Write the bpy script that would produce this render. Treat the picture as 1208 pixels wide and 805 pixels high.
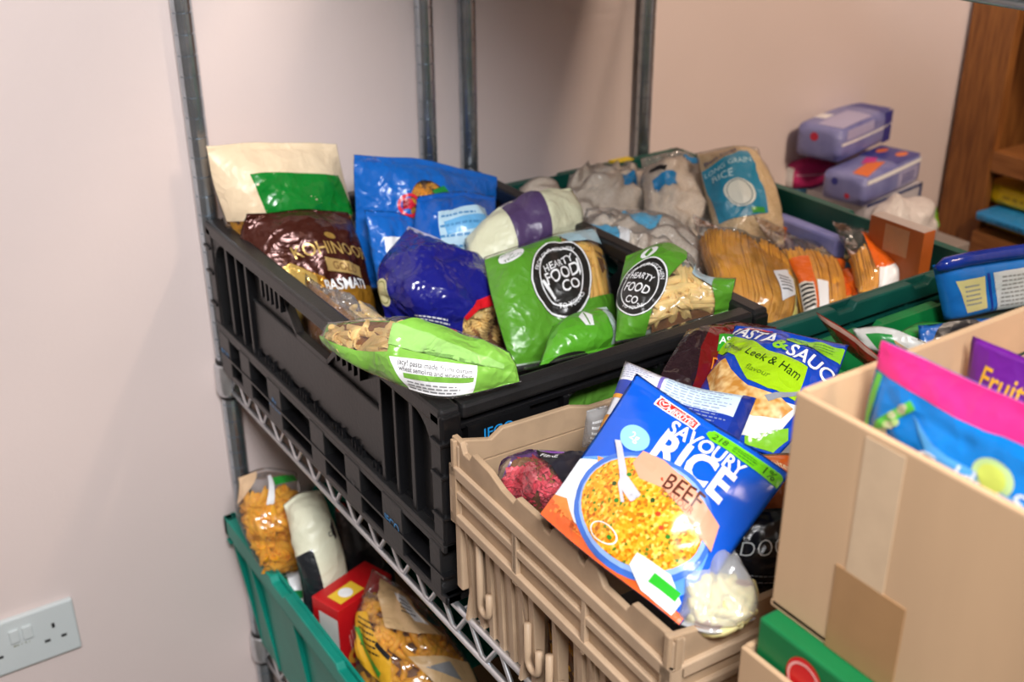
import bpy, bmesh, math, random
import numpy as np
from mathutils import Vector, Matrix, noise

for o in list(bpy.data.objects): bpy.data.objects.remove(o)
SC = bpy.context.scene
COL = SC.collection

# ------------------------------------------------------------------ camera
FPX = 1353.67; YAW = 0.581632; PITCH = 0.452327; ROLL = -0.004845
CAM = np.array([0.0, 0.0, 1.614])
_cy, _sy, _cp, _sp = math.cos(YAW), math.sin(YAW), math.cos(PITCH), math.sin(PITCH)
_fw = np.array([_sy*_cp, _cy*_cp, -_sp]); _r0 = np.array([_cy, -_sy, 0.0]); _u0 = np.cross(_r0, _fw)
_rt = math.cos(ROLL)*_r0 + math.sin(ROLL)*_u0; _up = -math.sin(ROLL)*_r0 + math.cos(ROLL)*_u0
cd = bpy.data.cameras.new('camera'); cam = bpy.data.objects.new('camera', cd); COL.objects.link(cam)
cam.matrix_world = Matrix(((_rt[0], _up[0], -_fw[0], CAM[0]), (_rt[1], _up[1], -_fw[1], CAM[1]),
                           (_rt[2], _up[2], -_fw[2], CAM[2]), (0, 0, 0, 1)))
cd.sensor_width = 36.0; cd.sensor_fit = 'HORIZONTAL'; cd.lens = FPX/1208*36; cd.clip_start = 0.02
cd.dof.use_dof = True; cd.dof.focus_distance = 1.03; cd.dof.aperture_fstop = 6.0
SC.camera = cam
SC.view_settings.view_transform = 'Standard'; SC.view_settings.look = 'None'
SC.view_settings.gamma = 1.0; SC.view_settings.use_curve_mapping = False
SC.view_settings.exposure = 0.08

# ------------------------------------------------------------------ light
w = bpy.data.worlds.new('room_ambient'); SC.world = w; w.use_nodes = True
w.node_tree.nodes['Background'].inputs[0].default_value = (1.0, 0.76, 0.64, 1)
w.node_tree.nodes['Background'].inputs[1].default_value = 0.16
def area(name, loc, target, sx, sy, power, col):
    l = bpy.data.lights.new(name, 'AREA'); l.shape = 'RECTANGLE'; l.size = sx; l.size_y = sy
    l.energy = power; l.color = col
    o = bpy.data.objects.new(name, l); COL.objects.link(o); o.location = loc
    o.rotation_euler = (Vector(target)-Vector(loc)).to_track_quat('-Z', 'Y').to_euler()
    return o
area('ceiling_panel_light', (-0.05, -0.50, 2.44), (0.35, 0.8, 0.9), 0.6, 0.3, 52, (0.98, 0.98, 1.0))
area('ceiling_panel_light', (1.28, -0.30, 2.46), (1.3, 0.8, 0.9), 0.3, 0.3, 31, (1.0, 0.79, 0.62))

# ------------------------------------------------------------------ helpers
def V(px, py, x=None, y=None, z=None, d=None):
    """point of the place seen at a photo position, on a plane x=, y=, z= or at depth d="""
    r = _fw + (px-604)/FPX*_rt - (py-402.5)/FPX*_up
    if d is None:
        k, val = (0, x) if x is not None else (1, y) if y is not None else (2, z)
        d = (val-CAM[k])/r[k]
    return CAM + d*r
def PX(P):
    d = np.asarray(P, float)-CAM; zz = d@_fw
    return 604+FPX*(d@_rt)/zz, 402.5-FPX*(d@_up)/zz

def lin(c):
    if isinstance(c, str):
        c = c.lstrip('#'); c = [int(c[i:i+2], 16)/255 for i in (0, 2, 4)]
    return tuple((x/12.92 if x <= 0.04045 else ((x+0.055)/1.055)**2.4) for x in c)

MATS = {}
def mat(name, col, rough=0.5, metal=0.0, spec=0.5, var=0.0, vscale=30.0, bump=0.0, bscale=60.0, col2=None,
        coat=0.0, trans=0.0, stretch=None, detail=4.0, sub=0.0):
    if name in MATS: return MATS[name]
    m = bpy.data.materials.new(name); m.use_nodes = True; nt = m.node_tree
    b = nt.nodes['Principled BSDF']
    c = lin(col)
    b.inputs['Base Color'].default_value = (*c, 1); b.inputs['Roughness'].default_value = rough
    b.inputs['Metallic'].default_value = metal; b.inputs['Specular IOR Level'].default_value = spec
    b.inputs['Coat Weight'].default_value = coat
    if trans: b.inputs['Transmission Weight'].default_value = trans
    if sub:
        b.inputs['Subsurface Weight'].default_value = sub; b.inputs['Subsurface Scale'].default_value = 0.005
    tc = nt.nodes.new('ShaderNodeTexCoord'); src = tc.outputs['Object']
    if stretch:
        mp = nt.nodes.new('ShaderNodeMapping'); mp.inputs['Scale'].default_value = stretch
        nt.links.new(src, mp.inputs['Vector']); src = mp.outputs['Vector']
    if var or col2:
        n = nt.nodes.new('ShaderNodeTexNoise'); n.inputs['Scale'].default_value = vscale; n.inputs['Detail'].default_value = detail
        nt.links.new(src, n.inputs['Vector'])
        r = nt.nodes.new('ShaderNodeValToRGB')
        c2 = lin(col2) if col2 else tuple(x*(1-var) for x in c)
        c1 = c if col2 else tuple(min(1, x*(1+var)) for x in c)
        r.color_ramp.elements[0].position = 0.35; r.color_ramp.elements[1].position = 0.65
        r.color_ramp.elements[0].color = (*c2, 1); r.color_ramp.elements[1].color = (*c1, 1)
        nt.links.new(n.outputs['Fac'], r.inputs['Fac']); nt.links.new(r.outputs['Color'], b.inputs['Base Color'])
    if bump:
        n2 = nt.nodes.new('ShaderNodeTexNoise'); n2.inputs['Scale'].default_value = bscale; n2.inputs['Detail'].default_value = 3
        nt.links.new(src, n2.inputs['Vector'])
        bp = nt.nodes.new('ShaderNodeBump'); bp.inputs['Strength'].default_value = bump; bp.inputs['Distance'].default_value = 0.004
        nt.links.new(n2.outputs['Fac'], bp.inputs['Height']); nt.links.new(bp.outputs['Normal'], b.inputs['Normal'])
    MATS[name] = m
    return m

def crinkle_nodes(nt, b, strength, scale, inp='Normal'):
    """creases of stiff plastic film as fine relief"""
    tc = nt.nodes.new('ShaderNodeTexCoord')
    n = nt.nodes.new('ShaderNodeTexNoise'); n.inputs['Scale'].default_value = scale*0.7; n.inputs['Detail'].default_value = 2
    nt.links.new(tc.outputs['Object'], n.inputs['Vector'])
    mx = nt.nodes.new('ShaderNodeMix'); mx.data_type = 'RGBA'; mx.inputs[0].default_value = 0.08
    nt.links.new(tc.outputs['Object'], mx.inputs[6]); nt.links.new(n.outputs['Color'], mx.inputs[7])
    v = nt.nodes.new('ShaderNodeTexVoronoi'); v.feature = 'F1'; v.inputs['Scale'].default_value = scale
    nt.links.new(mx.outputs[2], v.inputs['Vector'])
    bp = nt.nodes.new('ShaderNodeBump'); bp.inputs['Strength'].default_value = strength; bp.inputs['Distance'].default_value = 0.006
    nt.links.new(v.outputs['Distance'], bp.inputs['Height'])
    nt.links.new(bp.outputs['Normal'], b.inputs[inp])
    return bp

def ink(col, rough=0.28, crinkle=0.25, scale=45.0, metal=0.0, spec=0.5):
    """opaque printed plastic film"""
    key = 'printed_film_%s_%.2f_%.2f_%.1f' % (col, rough, crinkle, metal)
    if key in MATS: return MATS[key]
    m = bpy.data.materials.new(key); m.use_nodes = True; nt = m.node_tree; b = nt.nodes['Principled BSDF']
    b.inputs['Base Color'].default_value = (*lin(col), 1); b.inputs['Roughness'].default_value = rough
    b.inputs['Metallic'].default_value = metal; b.inputs['Specular IOR Level'].default_value = spec
    if crinkle: crinkle_nodes(nt, b, crinkle, scale)
    MATS[key] = m
    return m

def film(name='clear_film', tint='ffffff', haze=0.06, crinkle=0.5, scale=40.0, gloss=0.16):
    """thin clear plastic: lets light through, mirrors a little, a touch of milky haze"""
    if name in MATS: return MATS[name]
    m = bpy.data.materials.new(name); m.use_nodes = True; nt = m.node_tree
    nt.nodes.remove(nt.nodes['Principled BSDF']); out = nt.nodes['Material Output']
    t = nt.nodes.new('ShaderNodeBsdfTransparent'); t.inputs['Color'].default_value = (*lin(tint), 1)
    g = nt.nodes.new('ShaderNodeBsdfGlossy'); g.inputs['Roughness'].default_value = 0.14
    d = nt.nodes.new('ShaderNodeBsdfDiffuse'); d.inputs['Color'].default_value = (0.85, 0.86, 0.87, 1)
    lw = nt.nodes.new('ShaderNodeFresnel'); lw.inputs['IOR'].default_value = 1.45
    crinkle_nodes(nt, g, crinkle, scale)
    mul = nt.nodes.new('ShaderNodeMath'); mul.operation = 'MULTIPLY_ADD'; mul.inputs[1].default_value = 0.55; mul.inputs[2].default_value = gloss*0.3
    mul.use_clamp = True
    nt.links.new(lw.outputs['Fac'], mul.inputs[0])
    m1 = nt.nodes.new('ShaderNodeMixShader'); m1.inputs[0].default_value = haze
    nt.links.new(t.outputs[0], m1.inputs[1]); nt.links.new(d.outputs[0], m1.inputs[2])
    m2 = nt.nodes.new('ShaderNodeMixShader'); nt.links.new(mul.outputs[0], m2.inputs[0])
    nt.links.new(m1.outputs[0], m2.inputs[1]); nt.links.new(g.outputs[0], m2.inputs[2])
    nt.links.new(m2.outputs[0], out.inputs['Surface'])
    MATS[name] = m
    return m

ROOT = {}
def thing(name, label, cat, loc=(0, 0, 0), group=None, kind=None):
    o = bpy.data.objects.new(name, None); COL.objects.link(o); o.location = loc; o.empty_display_size = 0.05
    if label: o['label'] = label
    if cat: o['category'] = cat
    if group: o['group'] = group
    if kind: o['kind'] = kind
    ROOT[o] = np.array(loc, float)
    return o
def tag(o, label=None, cat=None, group=None, kind=None):
    if label: o['label'] = label
    if cat: o['category'] = cat
    if group: o['group'] = group
    if kind: o['kind'] = kind
    return o
def mob(name, verts, faces, m, parent=None, smooth=False, mats=None, mi=None, label=None, kind=None):
    """one mesh object; verts in room coordinates"""
    off = ROOT.get(parent, np.zeros(3)) if parent is not None else np.zeros(3)
    v = np.asarray(verts, float)-off
    me = bpy.data.meshes.new(name); me.from_pydata(v.tolist(), [], [tuple(f) for f in faces])
    for mm in (mats or [m]): me.materials.append(mm)
    if mi is not None: me.polygons.foreach_set('material_index', mi)
    if smooth: me.polygons.foreach_set('use_smooth', [True]*len(me.polygons))
    me.update()
    o = bpy.data.objects.new(name, me); COL.objects.link(o)
    if parent is not None:
        o.parent = parent; ROOT[o] = off
    if label: o['label'] = label
    if kind: o['kind'] = kind
    return o
def bev(o, wd=0.0015, seg=2, ang=40):
    md = o.modifiers.new('bevel', 'BEVEL'); md.width = wd; md.segments = seg; md.limit_method = 'ANGLE'; md.angle_limit = math.radians(ang)
    md.harden_normals = False
    return o

class MB:
    """collects shapes into one mesh"""
    def __init__(s): s.v = []; s.f = []
    def add(s, vs, fs):
        n = len(s.v); s.v += [tuple(map(float, q)) for q in vs]; s.f += [tuple(n+i for i in f) for f in fs]; return s
    def box(s, x0, x1, y0, y1, z0, z1):
        return s.add([(x0, y0, z0), (x1, y0, z0), (x1, y1, z0), (x0, y1, z0), (x0, y0, z1), (x1, y0, z1), (x1, y1, z1), (x0, y1, z1)],
                     [(0, 3, 2, 1), (4, 5, 6, 7), (0, 1, 5, 4), (1, 2, 6, 5), (2, 3, 7, 6), (3, 0, 4, 7)])
    def prism(s, pts, f3):
        """pts: 2d outline (ccw), f3(p, 0/1) -> 3d for the two ends"""
        n = len(pts); vs = [f3(p, 0) for p in pts]+[f3(p, 1) for p in pts]
        fs = [tuple(range(n-1, -1, -1)), tuple(range(n, 2*n))]+[(i, (i+1) % n, n+(i+1) % n, n+i) for i in range(n)]
        return s.add(vs, fs)
    def tube(s, pts, r, k=8, closed=False, caps=True):
        pts = [np.asarray(q, float) for q in pts]; n = len(pts); rings = []
        rr = r if hasattr(r, '__len__') else [r]*n
        prev = None
        for i in range(n):
            a = pts[(i-1) % n] if (i > 0 or closed) else pts[i]; b = pts[(i+1) % n] if (i < n-1 or closed) else pts[i]
            t = b-a; t = t/(np.linalg.norm(t)+1e-12)
            if prev is None:
                h = np.array([0, 0, 1.]) if abs(t[2]) < .9 else np.array([1., 0, 0])
                e = np.cross(t, h)
            else: e = prev-t*(prev@t)
            e = e/(np.linalg.norm(e)+1e-12); prev = e; f = np.cross(t, e)
            rings.append([pts[i]+rr[i]*(math.cos(2*math.pi*j/k)*e+math.sin(2*math.pi*j/k)*f) for j in range(k)])
        vs = [q for rg in rings for q in rg]; fs = []
        m = n if closed else n-1
        for i in range(m):
            for j in range(k):
                a = i*k+j; b = i*k+(j+1) % k; c = ((i+1) % n)*k+(j+1) % k; d = ((i+1) % n)*k+j
                fs.append((a, b, c, d))
        if caps and not closed:
            fs.append(tuple(range(k-1, -1, -1))); fs.append(tuple((n-1)*k+j for j in range(k)))
        return s.add(vs, fs)
    def xform(s, fn): s.v = [tuple(fn(np.array(q))) for q in s.v]; return s
    def build(s, name, m, parent=None, smooth=False, bevel=0, label=None, kind=None):
        o = mob(name, s.v, s.f, m, parent, smooth, label=label, kind=kind)
        if bevel: bev(o, bevel)
        return o

# ------------------------------------------------------------------ flat print on patches
def text_tris(s, bold=0.0, space=1.0, shear=0.0):
    c = bpy.data.curves.new('t', 'FONT'); c.body = s; c.offset = bold; c.space_character = space; c.shear = shear
    c.align_x = 'CENTER'; c.align_y = 'CENTER'; c.resolution_u = 3
    o = bpy.data.objects.new('t', c); me = o.to_mesh()
    vs = np.array([v.co[:2] for v in me.vertices]) if len(me.vertices) else np.zeros((0, 2)); fs = [tuple(p.vertices) for p in me.polygons]
    o.to_mesh_clear(); bpy.data.objects.remove(o); bpy.data.curves.remove(c)
    return vs, fs

def ell(cx, cy, rx, ry, A, n=36, a0=0, a1=2*math.pi, rot=0):
    out = []
    for i in range(n):
        t = a0+(a1-a0)*i/(n if abs(a1-a0-2*math.pi) < 1e-6 else n-1)
        x, y = rx*math.cos(t), ry*math.sin(t)
        out.append((cx+x*math.cos(rot)-y*math.sin(rot), cy+(x*math.sin(rot)+y*math.cos(rot))/A))
    return out

class Patch:
    """a surface given by a grid of points; u to the right, v downward, both 0..1"""
    def __init__(s, G, N, parent):
        s.G = G; s.N = N; s.parent = parent; s.nv, s.nu = G.shape[0]-1, G.shape[1]-1
        W = np.linalg.norm(np.diff(G[s.nv//2], axis=0), axis=1).sum(); H = np.linalg.norm(np.diff(G[:, s.nu//2], axis=0), axis=1).sum()
        s.W, s.H, s.A = W, H, H/W
    def at(s, uv, off):
        u = np.clip(uv[:, 0], 0, 1)*s.nu; v = np.clip(uv[:, 1], 0, 1)*s.nv
        i = np.minimum(u.astype(int), s.nu-1); j = np.minimum(v.astype(int), s.nv-1); a = (u-i)[:, None]; b = (v-j)[:, None]
        def bl(F): return (F[j, i]*(1-a)+F[j, i+1]*a)*(1-b)+(F[j+1, i]*(1-a)+F[j+1, i+1]*a)*b
        return bl(s.G)+bl(s.N)*off
    def raw(s, name, vs, fs, m, layer=1, label=None, kind=None):
        bm = bmesh.new(); vv = [bm.verts.new((float(np.clip(q[0], .002, .998)), float(np.clip(q[1], .002, .998)), 0)) for q in vs]
        for f in fs:
            try: bm.faces.new([vv[i] for i in f])
            except ValueError: pass
        bmesh.ops.triangulate(bm, faces=bm.faces[:])
        us = [v.co.x for v in bm.verts]; ws = [v.co.y for v in bm.verts]
        if not us: bm.free(); return None
        for k in range(1, s.nu):
            if min(us) < k/s.nu < max(us):
                bmesh.ops.bisect_plane(bm, geom=bm.verts[:]+bm.edges[:]+bm.faces[:], dist=1e-6, plane_co=(k/s.nu, 0, 0), plane_no=(1, 0, 0))
        for k in range(1, s.nv):
            if min(ws) < k/s.nv < max(ws):
                bmesh.ops.bisect_plane(bm, geom=bm.verts[:]+bm.edges[:]+bm.faces[:], dist=1e-6, plane_co=(0, k/s.nv, 0), plane_no=(0, 1, 0))
        bm.verts.ensure_lookup_table(); bm.verts.index_update()
        uv = np.array([v.co[:2] for v in bm.verts]); F = [tuple(v.index for v in f.verts) for f in bm.faces]
        bm.free()
        P = s.at(uv, 0.00035*layer)
        # face toward the outside
        if F:
            f = F[0]; n = np.cross(P[f[1]]-P[f[0]], P[f[2]]-P[f[0]]); nn = s.N[min(int(uv[f[0]][1]*s.nv), s.nv), min(int(uv[f[0]][0]*s.nu), s.nu)]
            if n@nn < 0: F = [q[::-1] for q in F]
        return mob(name, P, F, m, s.parent, smooth=True, label=label, kind=kind)
    def poly(s, name, pts, m, layer=1, label=None):
        return s.raw(name, pts, [tuple(range(len(pts)))], m, layer, label)
    def rect(s, name, u0, v0, u1, v1, m, layer=1, label=None):
        return s.poly(name, [(u0, v0), (u1, v0), (u1, v1), (u0, v1)], m, layer, label)
    def disc(s, name, cx, cy, rx, ry, m, layer=1, rot=0, label=None):
        return s.poly(name, ell(cx, cy, rx, ry, s.A, rot=rot), m, layer, label)
    def ring(s, name, cx, cy, r0, r1, m, layer=1, ratio=1.0, label=None):
        a = ell(cx, cy, r0, r0*ratio, s.A, 40); b = ell(cx, cy, r1, r1*ratio, s.A, 40)
        return s.raw(name, a+b, [(i, (i+1) % 40, 40+(i+1) % 40, 40+i) for i in range(40)], m, layer, label)
    def text(s, t, cx, cy, h, m, layer=3, rot=0.0, bold=0.0, sx=1.0, name='lettering', space=1.0, shear=0.0, fit=None):
        vs, fs = text_tris(t, bold, space, shear)
        if not len(vs): return None
        vs = vs-(vs.max(0)+vs.min(0))/2
        if fit: sx = fit/(h*(vs[:, 0].max()-vs[:, 0].min()))
        x = vs[:, 0]*h*sx; y = vs[:, 1]*h; c, sn = math.cos(rot), math.sin(rot)
        uv = np.stack([cx+x*c-y*sn, cy-(x*sn+y*c)/s.A], -1)
        return s.raw(name, uv, fs, m, layer)
    def arctext(s, t, cx, cy, R, h, m, a0, layer=3, bold=0.0, inside=False, space=1.0, sx=1.0, name='lettering'):
        vs, fs = text_tris(t, bold, space)
        vs = vs-(vs.max(0)+vs.min(0))/2
        sg = -1 if not inside else 1
        ang = a0+sg*vs[:, 0]*h*sx/R; rr = R+(vs[:, 1]*h if not inside else -vs[:, 1]*h)
        uv = np.stack([cx+rr*np.cos(ang), cy-rr*np.sin(ang)/s.A], -1)
        return s.raw(name, uv, fs, m, layer)
    def lines(s, name, u0, v0, u1, n, dv, h, m, layer=3, seed=0, wave=0.25):
        """small print: rows of short dashes too fine to read"""
        rnd = random.Random(seed); vs = []; fs = []
        for k in range(n):
            u = u0; v = v0+k*dv; end = u1-(u1-u0)*wave*rnd.random()
            while u < end:
                L = (u1-u0)*(0.04+0.09*rnd.random()); e = min(u+L, end); b = len(vs)
                vs += [(u, v), (e, v), (e, v+h), (u, v+h)]; fs.append((b, b+1, b+2, b+3)); u = e+(u1-u0)*0.025
        return s.raw(name, vs, fs, m, layer)

def crm(P, t):
    """Catmull-Rom / linear through rows P at t in 0..1 (array)"""
    P = np.asarray(P, float); n = len(P)
    if n == 2:
        t = np.asarray(t)[:, None] if P.ndim == 2 else np.asarray(t)[:, None, None]
        return P[0]*(1-t)+P[1]*t
    E = np.concatenate([[2*P[0]-P[1]], P, [2*P[-1]-P[-2]]]); out = []
    for x in t:
        k = min(int(x*(n-1)), n-2); f = x*(n-1)-k; a, b, c, d = E[k:k+4]
        out.append(.5*((2*b)+(-a+c)*f+(2*a-5*b+4*c-d)*f*f+(-a+3*b-3*c+d)*f**3))
    return np.array(out)

class Bag:
    """pillow bag on a sheet of control points (rows from top to bottom, each left to right)"""
    def __init__(s, name, label, cat, ctrl, T, m, nu=34, nv=40, seal=(0.05, 0.05), wr=0.004, edge=0.004, seed=1, group=None,
                 pu=2.6, pv=2.6, kb=0.7, part='film', seal_mat=None, freq=1.0, crimp=0.0012, back_m=None, drop=0.0):
        C = np.asarray(ctrl, float)
        tv = np.linspace(0, 1, nv+1); tu = np.linspace(0, 1, nu+1)
        Rw = crm(C, tv)                                   # (nv+1, k, 3)
        G = np.stack([crm(r, tu) for r in Rw])            # (nv+1, nu+1, 3)
        du = np.gradient(G, axis=1); dv = np.gradient(G, axis=0); N = np.cross(du, dv)
        N /= np.linalg.norm(N, axis=2, keepdims=True)+1e-12
        if (N[nv//2, nu//2]@(CAM-G[nv//2, nu//2])) < 0: N = -N
        Wd = np.linalg.norm(G[nv//2, -1]-G[nv//2, 0]); Hd = np.linalg.norm(G[-1, nu//2]-G[0, nu//2])
        s.size = (Wd, Hd)
        st, sb = seal
        vv = np.clip((tv-st)/(1-st-sb), 0, 1)
        pf = lambda q, p: np.clip(1-np.abs(2*q-1)**p, 0, 1)**0.75
        prof = pf(vv, pv)[:, None]*pf(tu, pu)[None, :]
        s.prof = prof
        sd = seed*17.3
        wf = np.zeros_like(prof); wb = np.zeros_like(prof); ed = np.zeros(prof.shape+(3,))
        for j in range(nv+1):
            for i in range(nu+1):
                x = tu[i]*Wd*freq; y = tv[j]*Hd*freq
                wx = noise.noise((x*14+sd, y*14, 3.1)); wy = noise.noise((x*14, y*14+sd, 7.7))
                a = noise.noise((x*22+wx*.8+sd, y*15+wy*.8, 1.3)); b = noise.noise((x*42+wx*1.2, y*36+wy*1.2+sd, 5.2))
                c = noise.noise((x*11, y*11, sd))
                vd = noise.voronoi((x*20+wx*.5+sd, y*17+wy*.5, sd*.37))[0]
                wf[j, i] = (0.5-abs(a)*2.2)*0.9+(0.35-abs(b)*1.5)*0.55+c*0.9+(vd[1]-vd[0]-.25)*1.5
                wb[j, i] = c*-.6+(0.4-abs(a)*2)
                e = edge
                ed[j, i] = (e*noise.noise((x*12+sd, y*12, 11.)), e*noise.noise((x*12, y*12+sd, 13.)), e*noise.noise((x*12, y*12, 17.+sd)))
        amp = wr*(0.25+0.75*np.clip(prof*1.6, 0, 1))
        # pleats running out of the seals
        ple = np.zeros_like(prof)
        for (at, ln) in ((st, 0.22), (1-sb, 0.22)):
            fall = np.exp(-np.abs(tv-at)/ln*2.2)[:, None]*(prof > 1e-4)
            pl = np.array([noise.noise((q*Wd*70*freq+sd+at*9, 0.3, 2.2)) for q in tu])[None, :]
            ple += fall*pl*wr*0.9
        cr = np.zeros_like(prof)
        if crimp:
            z = np.array([(1 if k % 2 else -1) for k in range(nv+1)])*crimp*0.5
            cr = ((tv < st) | (tv > 1-sb))[:, None]*z[:, None]*np.ones_like(prof)
        F = G+ed+N*(prof*T+wf*amp+ple+cr)[..., None]
        B = G+ed-N*(prof*T*kb-wb*amp*0.6)[..., None]
        if drop:
            sag = np.zeros(3); sag[2] = -drop
            F = F+sag*(vv*prof.max())[:, None, None]*prof[..., None]
        bd = np.zeros(prof.shape, bool); bd[0] = bd[-1] = True; bd[:, 0] = bd[:, -1] = True
        B[bd] = F[bd]-N[bd]*0.0004
        du = np.gradient(F, axis=1); dv = np.gradient(F, axis=0); NF = np.cross(du, dv); NF /= np.linalg.norm(NF, axis=2, keepdims=True)+1e-12
        if (NF[nv//2, nu//2]@(CAM-F[nv//2, nu//2])) < 0: NF = -NF
        s.F, s.B, s.NF, s.G, s.T = F, B, NF, G+ed, T
        lo = np.concatenate([F.reshape(-1, 3), B.reshape(-1, 3)])
        base = (lo[:, 0].mean(), lo[:, 1].mean(), lo[:, 2].min())
        s.root = thing(name, label, cat, base, group)
        n = (nv+1)*(nu+1); faces = []
        idx = lambda j, i: j*(nu+1)+i
        flip = np.cross(G[nv//2, nu//2+1]-G[nv//2, nu//2], G[nv//2+1, nu//2]-G[nv//2, nu//2])@N[nv//2, nu//2] < 0
        for j in range(nv):
            for i in range(nu):
                q = (idx(j, i), idx(j, i+1), idx(j+1, i+1), idx(j+1, i))
                faces.append(q[::-1] if flip else q)
        nf = len(faces)
        bmap = {}
        for j in range(nv+1):
            for i in range(nu+1):
                bmap[(j, i)] = idx(j, i) if bd[j, i] else n+idx(j, i)
        for j in range(nv):
            for i in range(nu):
                q = (bmap[(j, i)], bmap[(j, i+1)], bmap[(j+1, i+1)], bmap[(j+1, i)])
                faces.append(q if flip else q[::-1])
        if back_m is not None:
            s.film = mob(part, lo, faces, m, s.root, smooth=True, mats=[m, back_m], mi=[0]*nf+[1]*(len(faces)-nf))
        else:
            s.film = mob(part, lo, faces, m, s.root, smooth=True)
        bm = bmesh.new(); bm.from_mesh(s.film.data)
        bmesh.ops.delete(bm, geom=[v for v in bm.verts if not v.link_faces], context='VERTS'); bm.to_mesh(s.film.data); bm.free()
        s.front = Patch(F, NF, s.root)
        s.back = Patch(B, -NF, s.root)
    def point(s, u, v, k):
        """a point inside the bag, k=1 at the front film, 0 at the middle, -1 at the back"""
        uv = np.array([[u, v]]); pf = Patch.at(s.front, uv, 0)[0]; pb = Patch.at(s.back, uv, 0)[0]
        return pf*(k+1)/2+pb*(1-k)/2
    def fill(s, kind, m, u0=.06, v0=.1, u1=.94, v1=.92, n=70, seed=1, r=0.0045, L=0.038, name='pasta', core=True, kmax=1.0, corek=0.1, ang=None, spread=1.0, core_m=None):
        rnd = random.Random(seed); mb = MB(); mid = s.G.shape
        eu = s.G[mid[0]//2, -1]-s.G[mid[0]//2, 0]; eu = eu/np.linalg.norm(eu)
        ev = s.G[-1, mid[1]//2]-s.G[0, mid[1]//2]; ev = ev-eu*(ev@eu); ev = ev/np.linalg.norm(ev); en = s.NF[mid[0]//2, mid[1]//2]
        Wd, Hd = s.front.W, s.front.H; cen = []
        for k in range(n):
            for tr in range(14):
                u = u0+(u1-u0)*rnd.random(); v = v0+(v1-v0)*rnd.random()
                if kind in ('spaghetti', 'noodle') or all(math.hypot((u-q[0])*Wd, (v-q[1])*Hd) > max(L*.46, r*1.8)*(1-tr*.06) for q in cen): break
            cen.append((u, v))
            a = (rnd.random()*math.pi*spread-math.pi*spread/2)+(ang if ang is not None else 0)
            d = eu*math.cos(a)+ev*math.sin(a)
            l = L*(0.75+0.5*rnd.random())
            hu = abs(math.cos(a))*l/2/Wd; hv = abs(math.sin(a))*l/2/Hd
            u = min(max(u, u0+hu*.8), u1-hu*.8) if u1-u0 > 1.6*hu else (u0+u1)/2; v = min(max(v, v0+hv*.8), v1-hv*.8) if v1-v0 > 1.6*hv else (v0+v1)/2
            pf = Patch.at(s.front, np.array([[u, v]]), 0)[0]; pb = Patch.at(s.back, np.array([[u, v]]), 0)[0]
            th = np.linalg.norm(pf-pb); nn = s.NF[int(v*(mid[0]-1)), int(u*(mid[1]-1))]
            dep = (r*1.25+0.0010)+(0.0 if k % 5 < 3 else r*(.9+1.4*rnd.random()))+rnd.random()*r*.4
            dep = min(dep, max(th*.8, r*1.3))
            c = pf-nn*dep
            # follow the film along the piece
            e1 = Patch.at(s.front, np.array([[u+math.cos(a)*l/2/Wd, v+math.sin(a)*l/2/Hd]]), 0)[0]-nn*dep
            e0 = Patch.at(s.front, np.array([[u-math.cos(a)*l/2/Wd, v-math.sin(a)*l/2/Hd]]), 0)[0]-nn*dep
            pasta_piece(mb, kind, e0, e1, c, nn, r, rnd)
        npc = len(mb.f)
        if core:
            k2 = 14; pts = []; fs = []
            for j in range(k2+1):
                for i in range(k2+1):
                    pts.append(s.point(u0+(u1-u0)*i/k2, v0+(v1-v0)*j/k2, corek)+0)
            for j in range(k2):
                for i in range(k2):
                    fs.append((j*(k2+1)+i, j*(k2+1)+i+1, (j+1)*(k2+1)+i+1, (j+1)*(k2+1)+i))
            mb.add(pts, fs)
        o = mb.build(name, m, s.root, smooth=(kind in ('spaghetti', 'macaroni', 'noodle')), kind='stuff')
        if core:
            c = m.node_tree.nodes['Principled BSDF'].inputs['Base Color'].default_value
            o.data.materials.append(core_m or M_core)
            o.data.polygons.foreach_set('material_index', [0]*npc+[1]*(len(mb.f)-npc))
        return o

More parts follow.
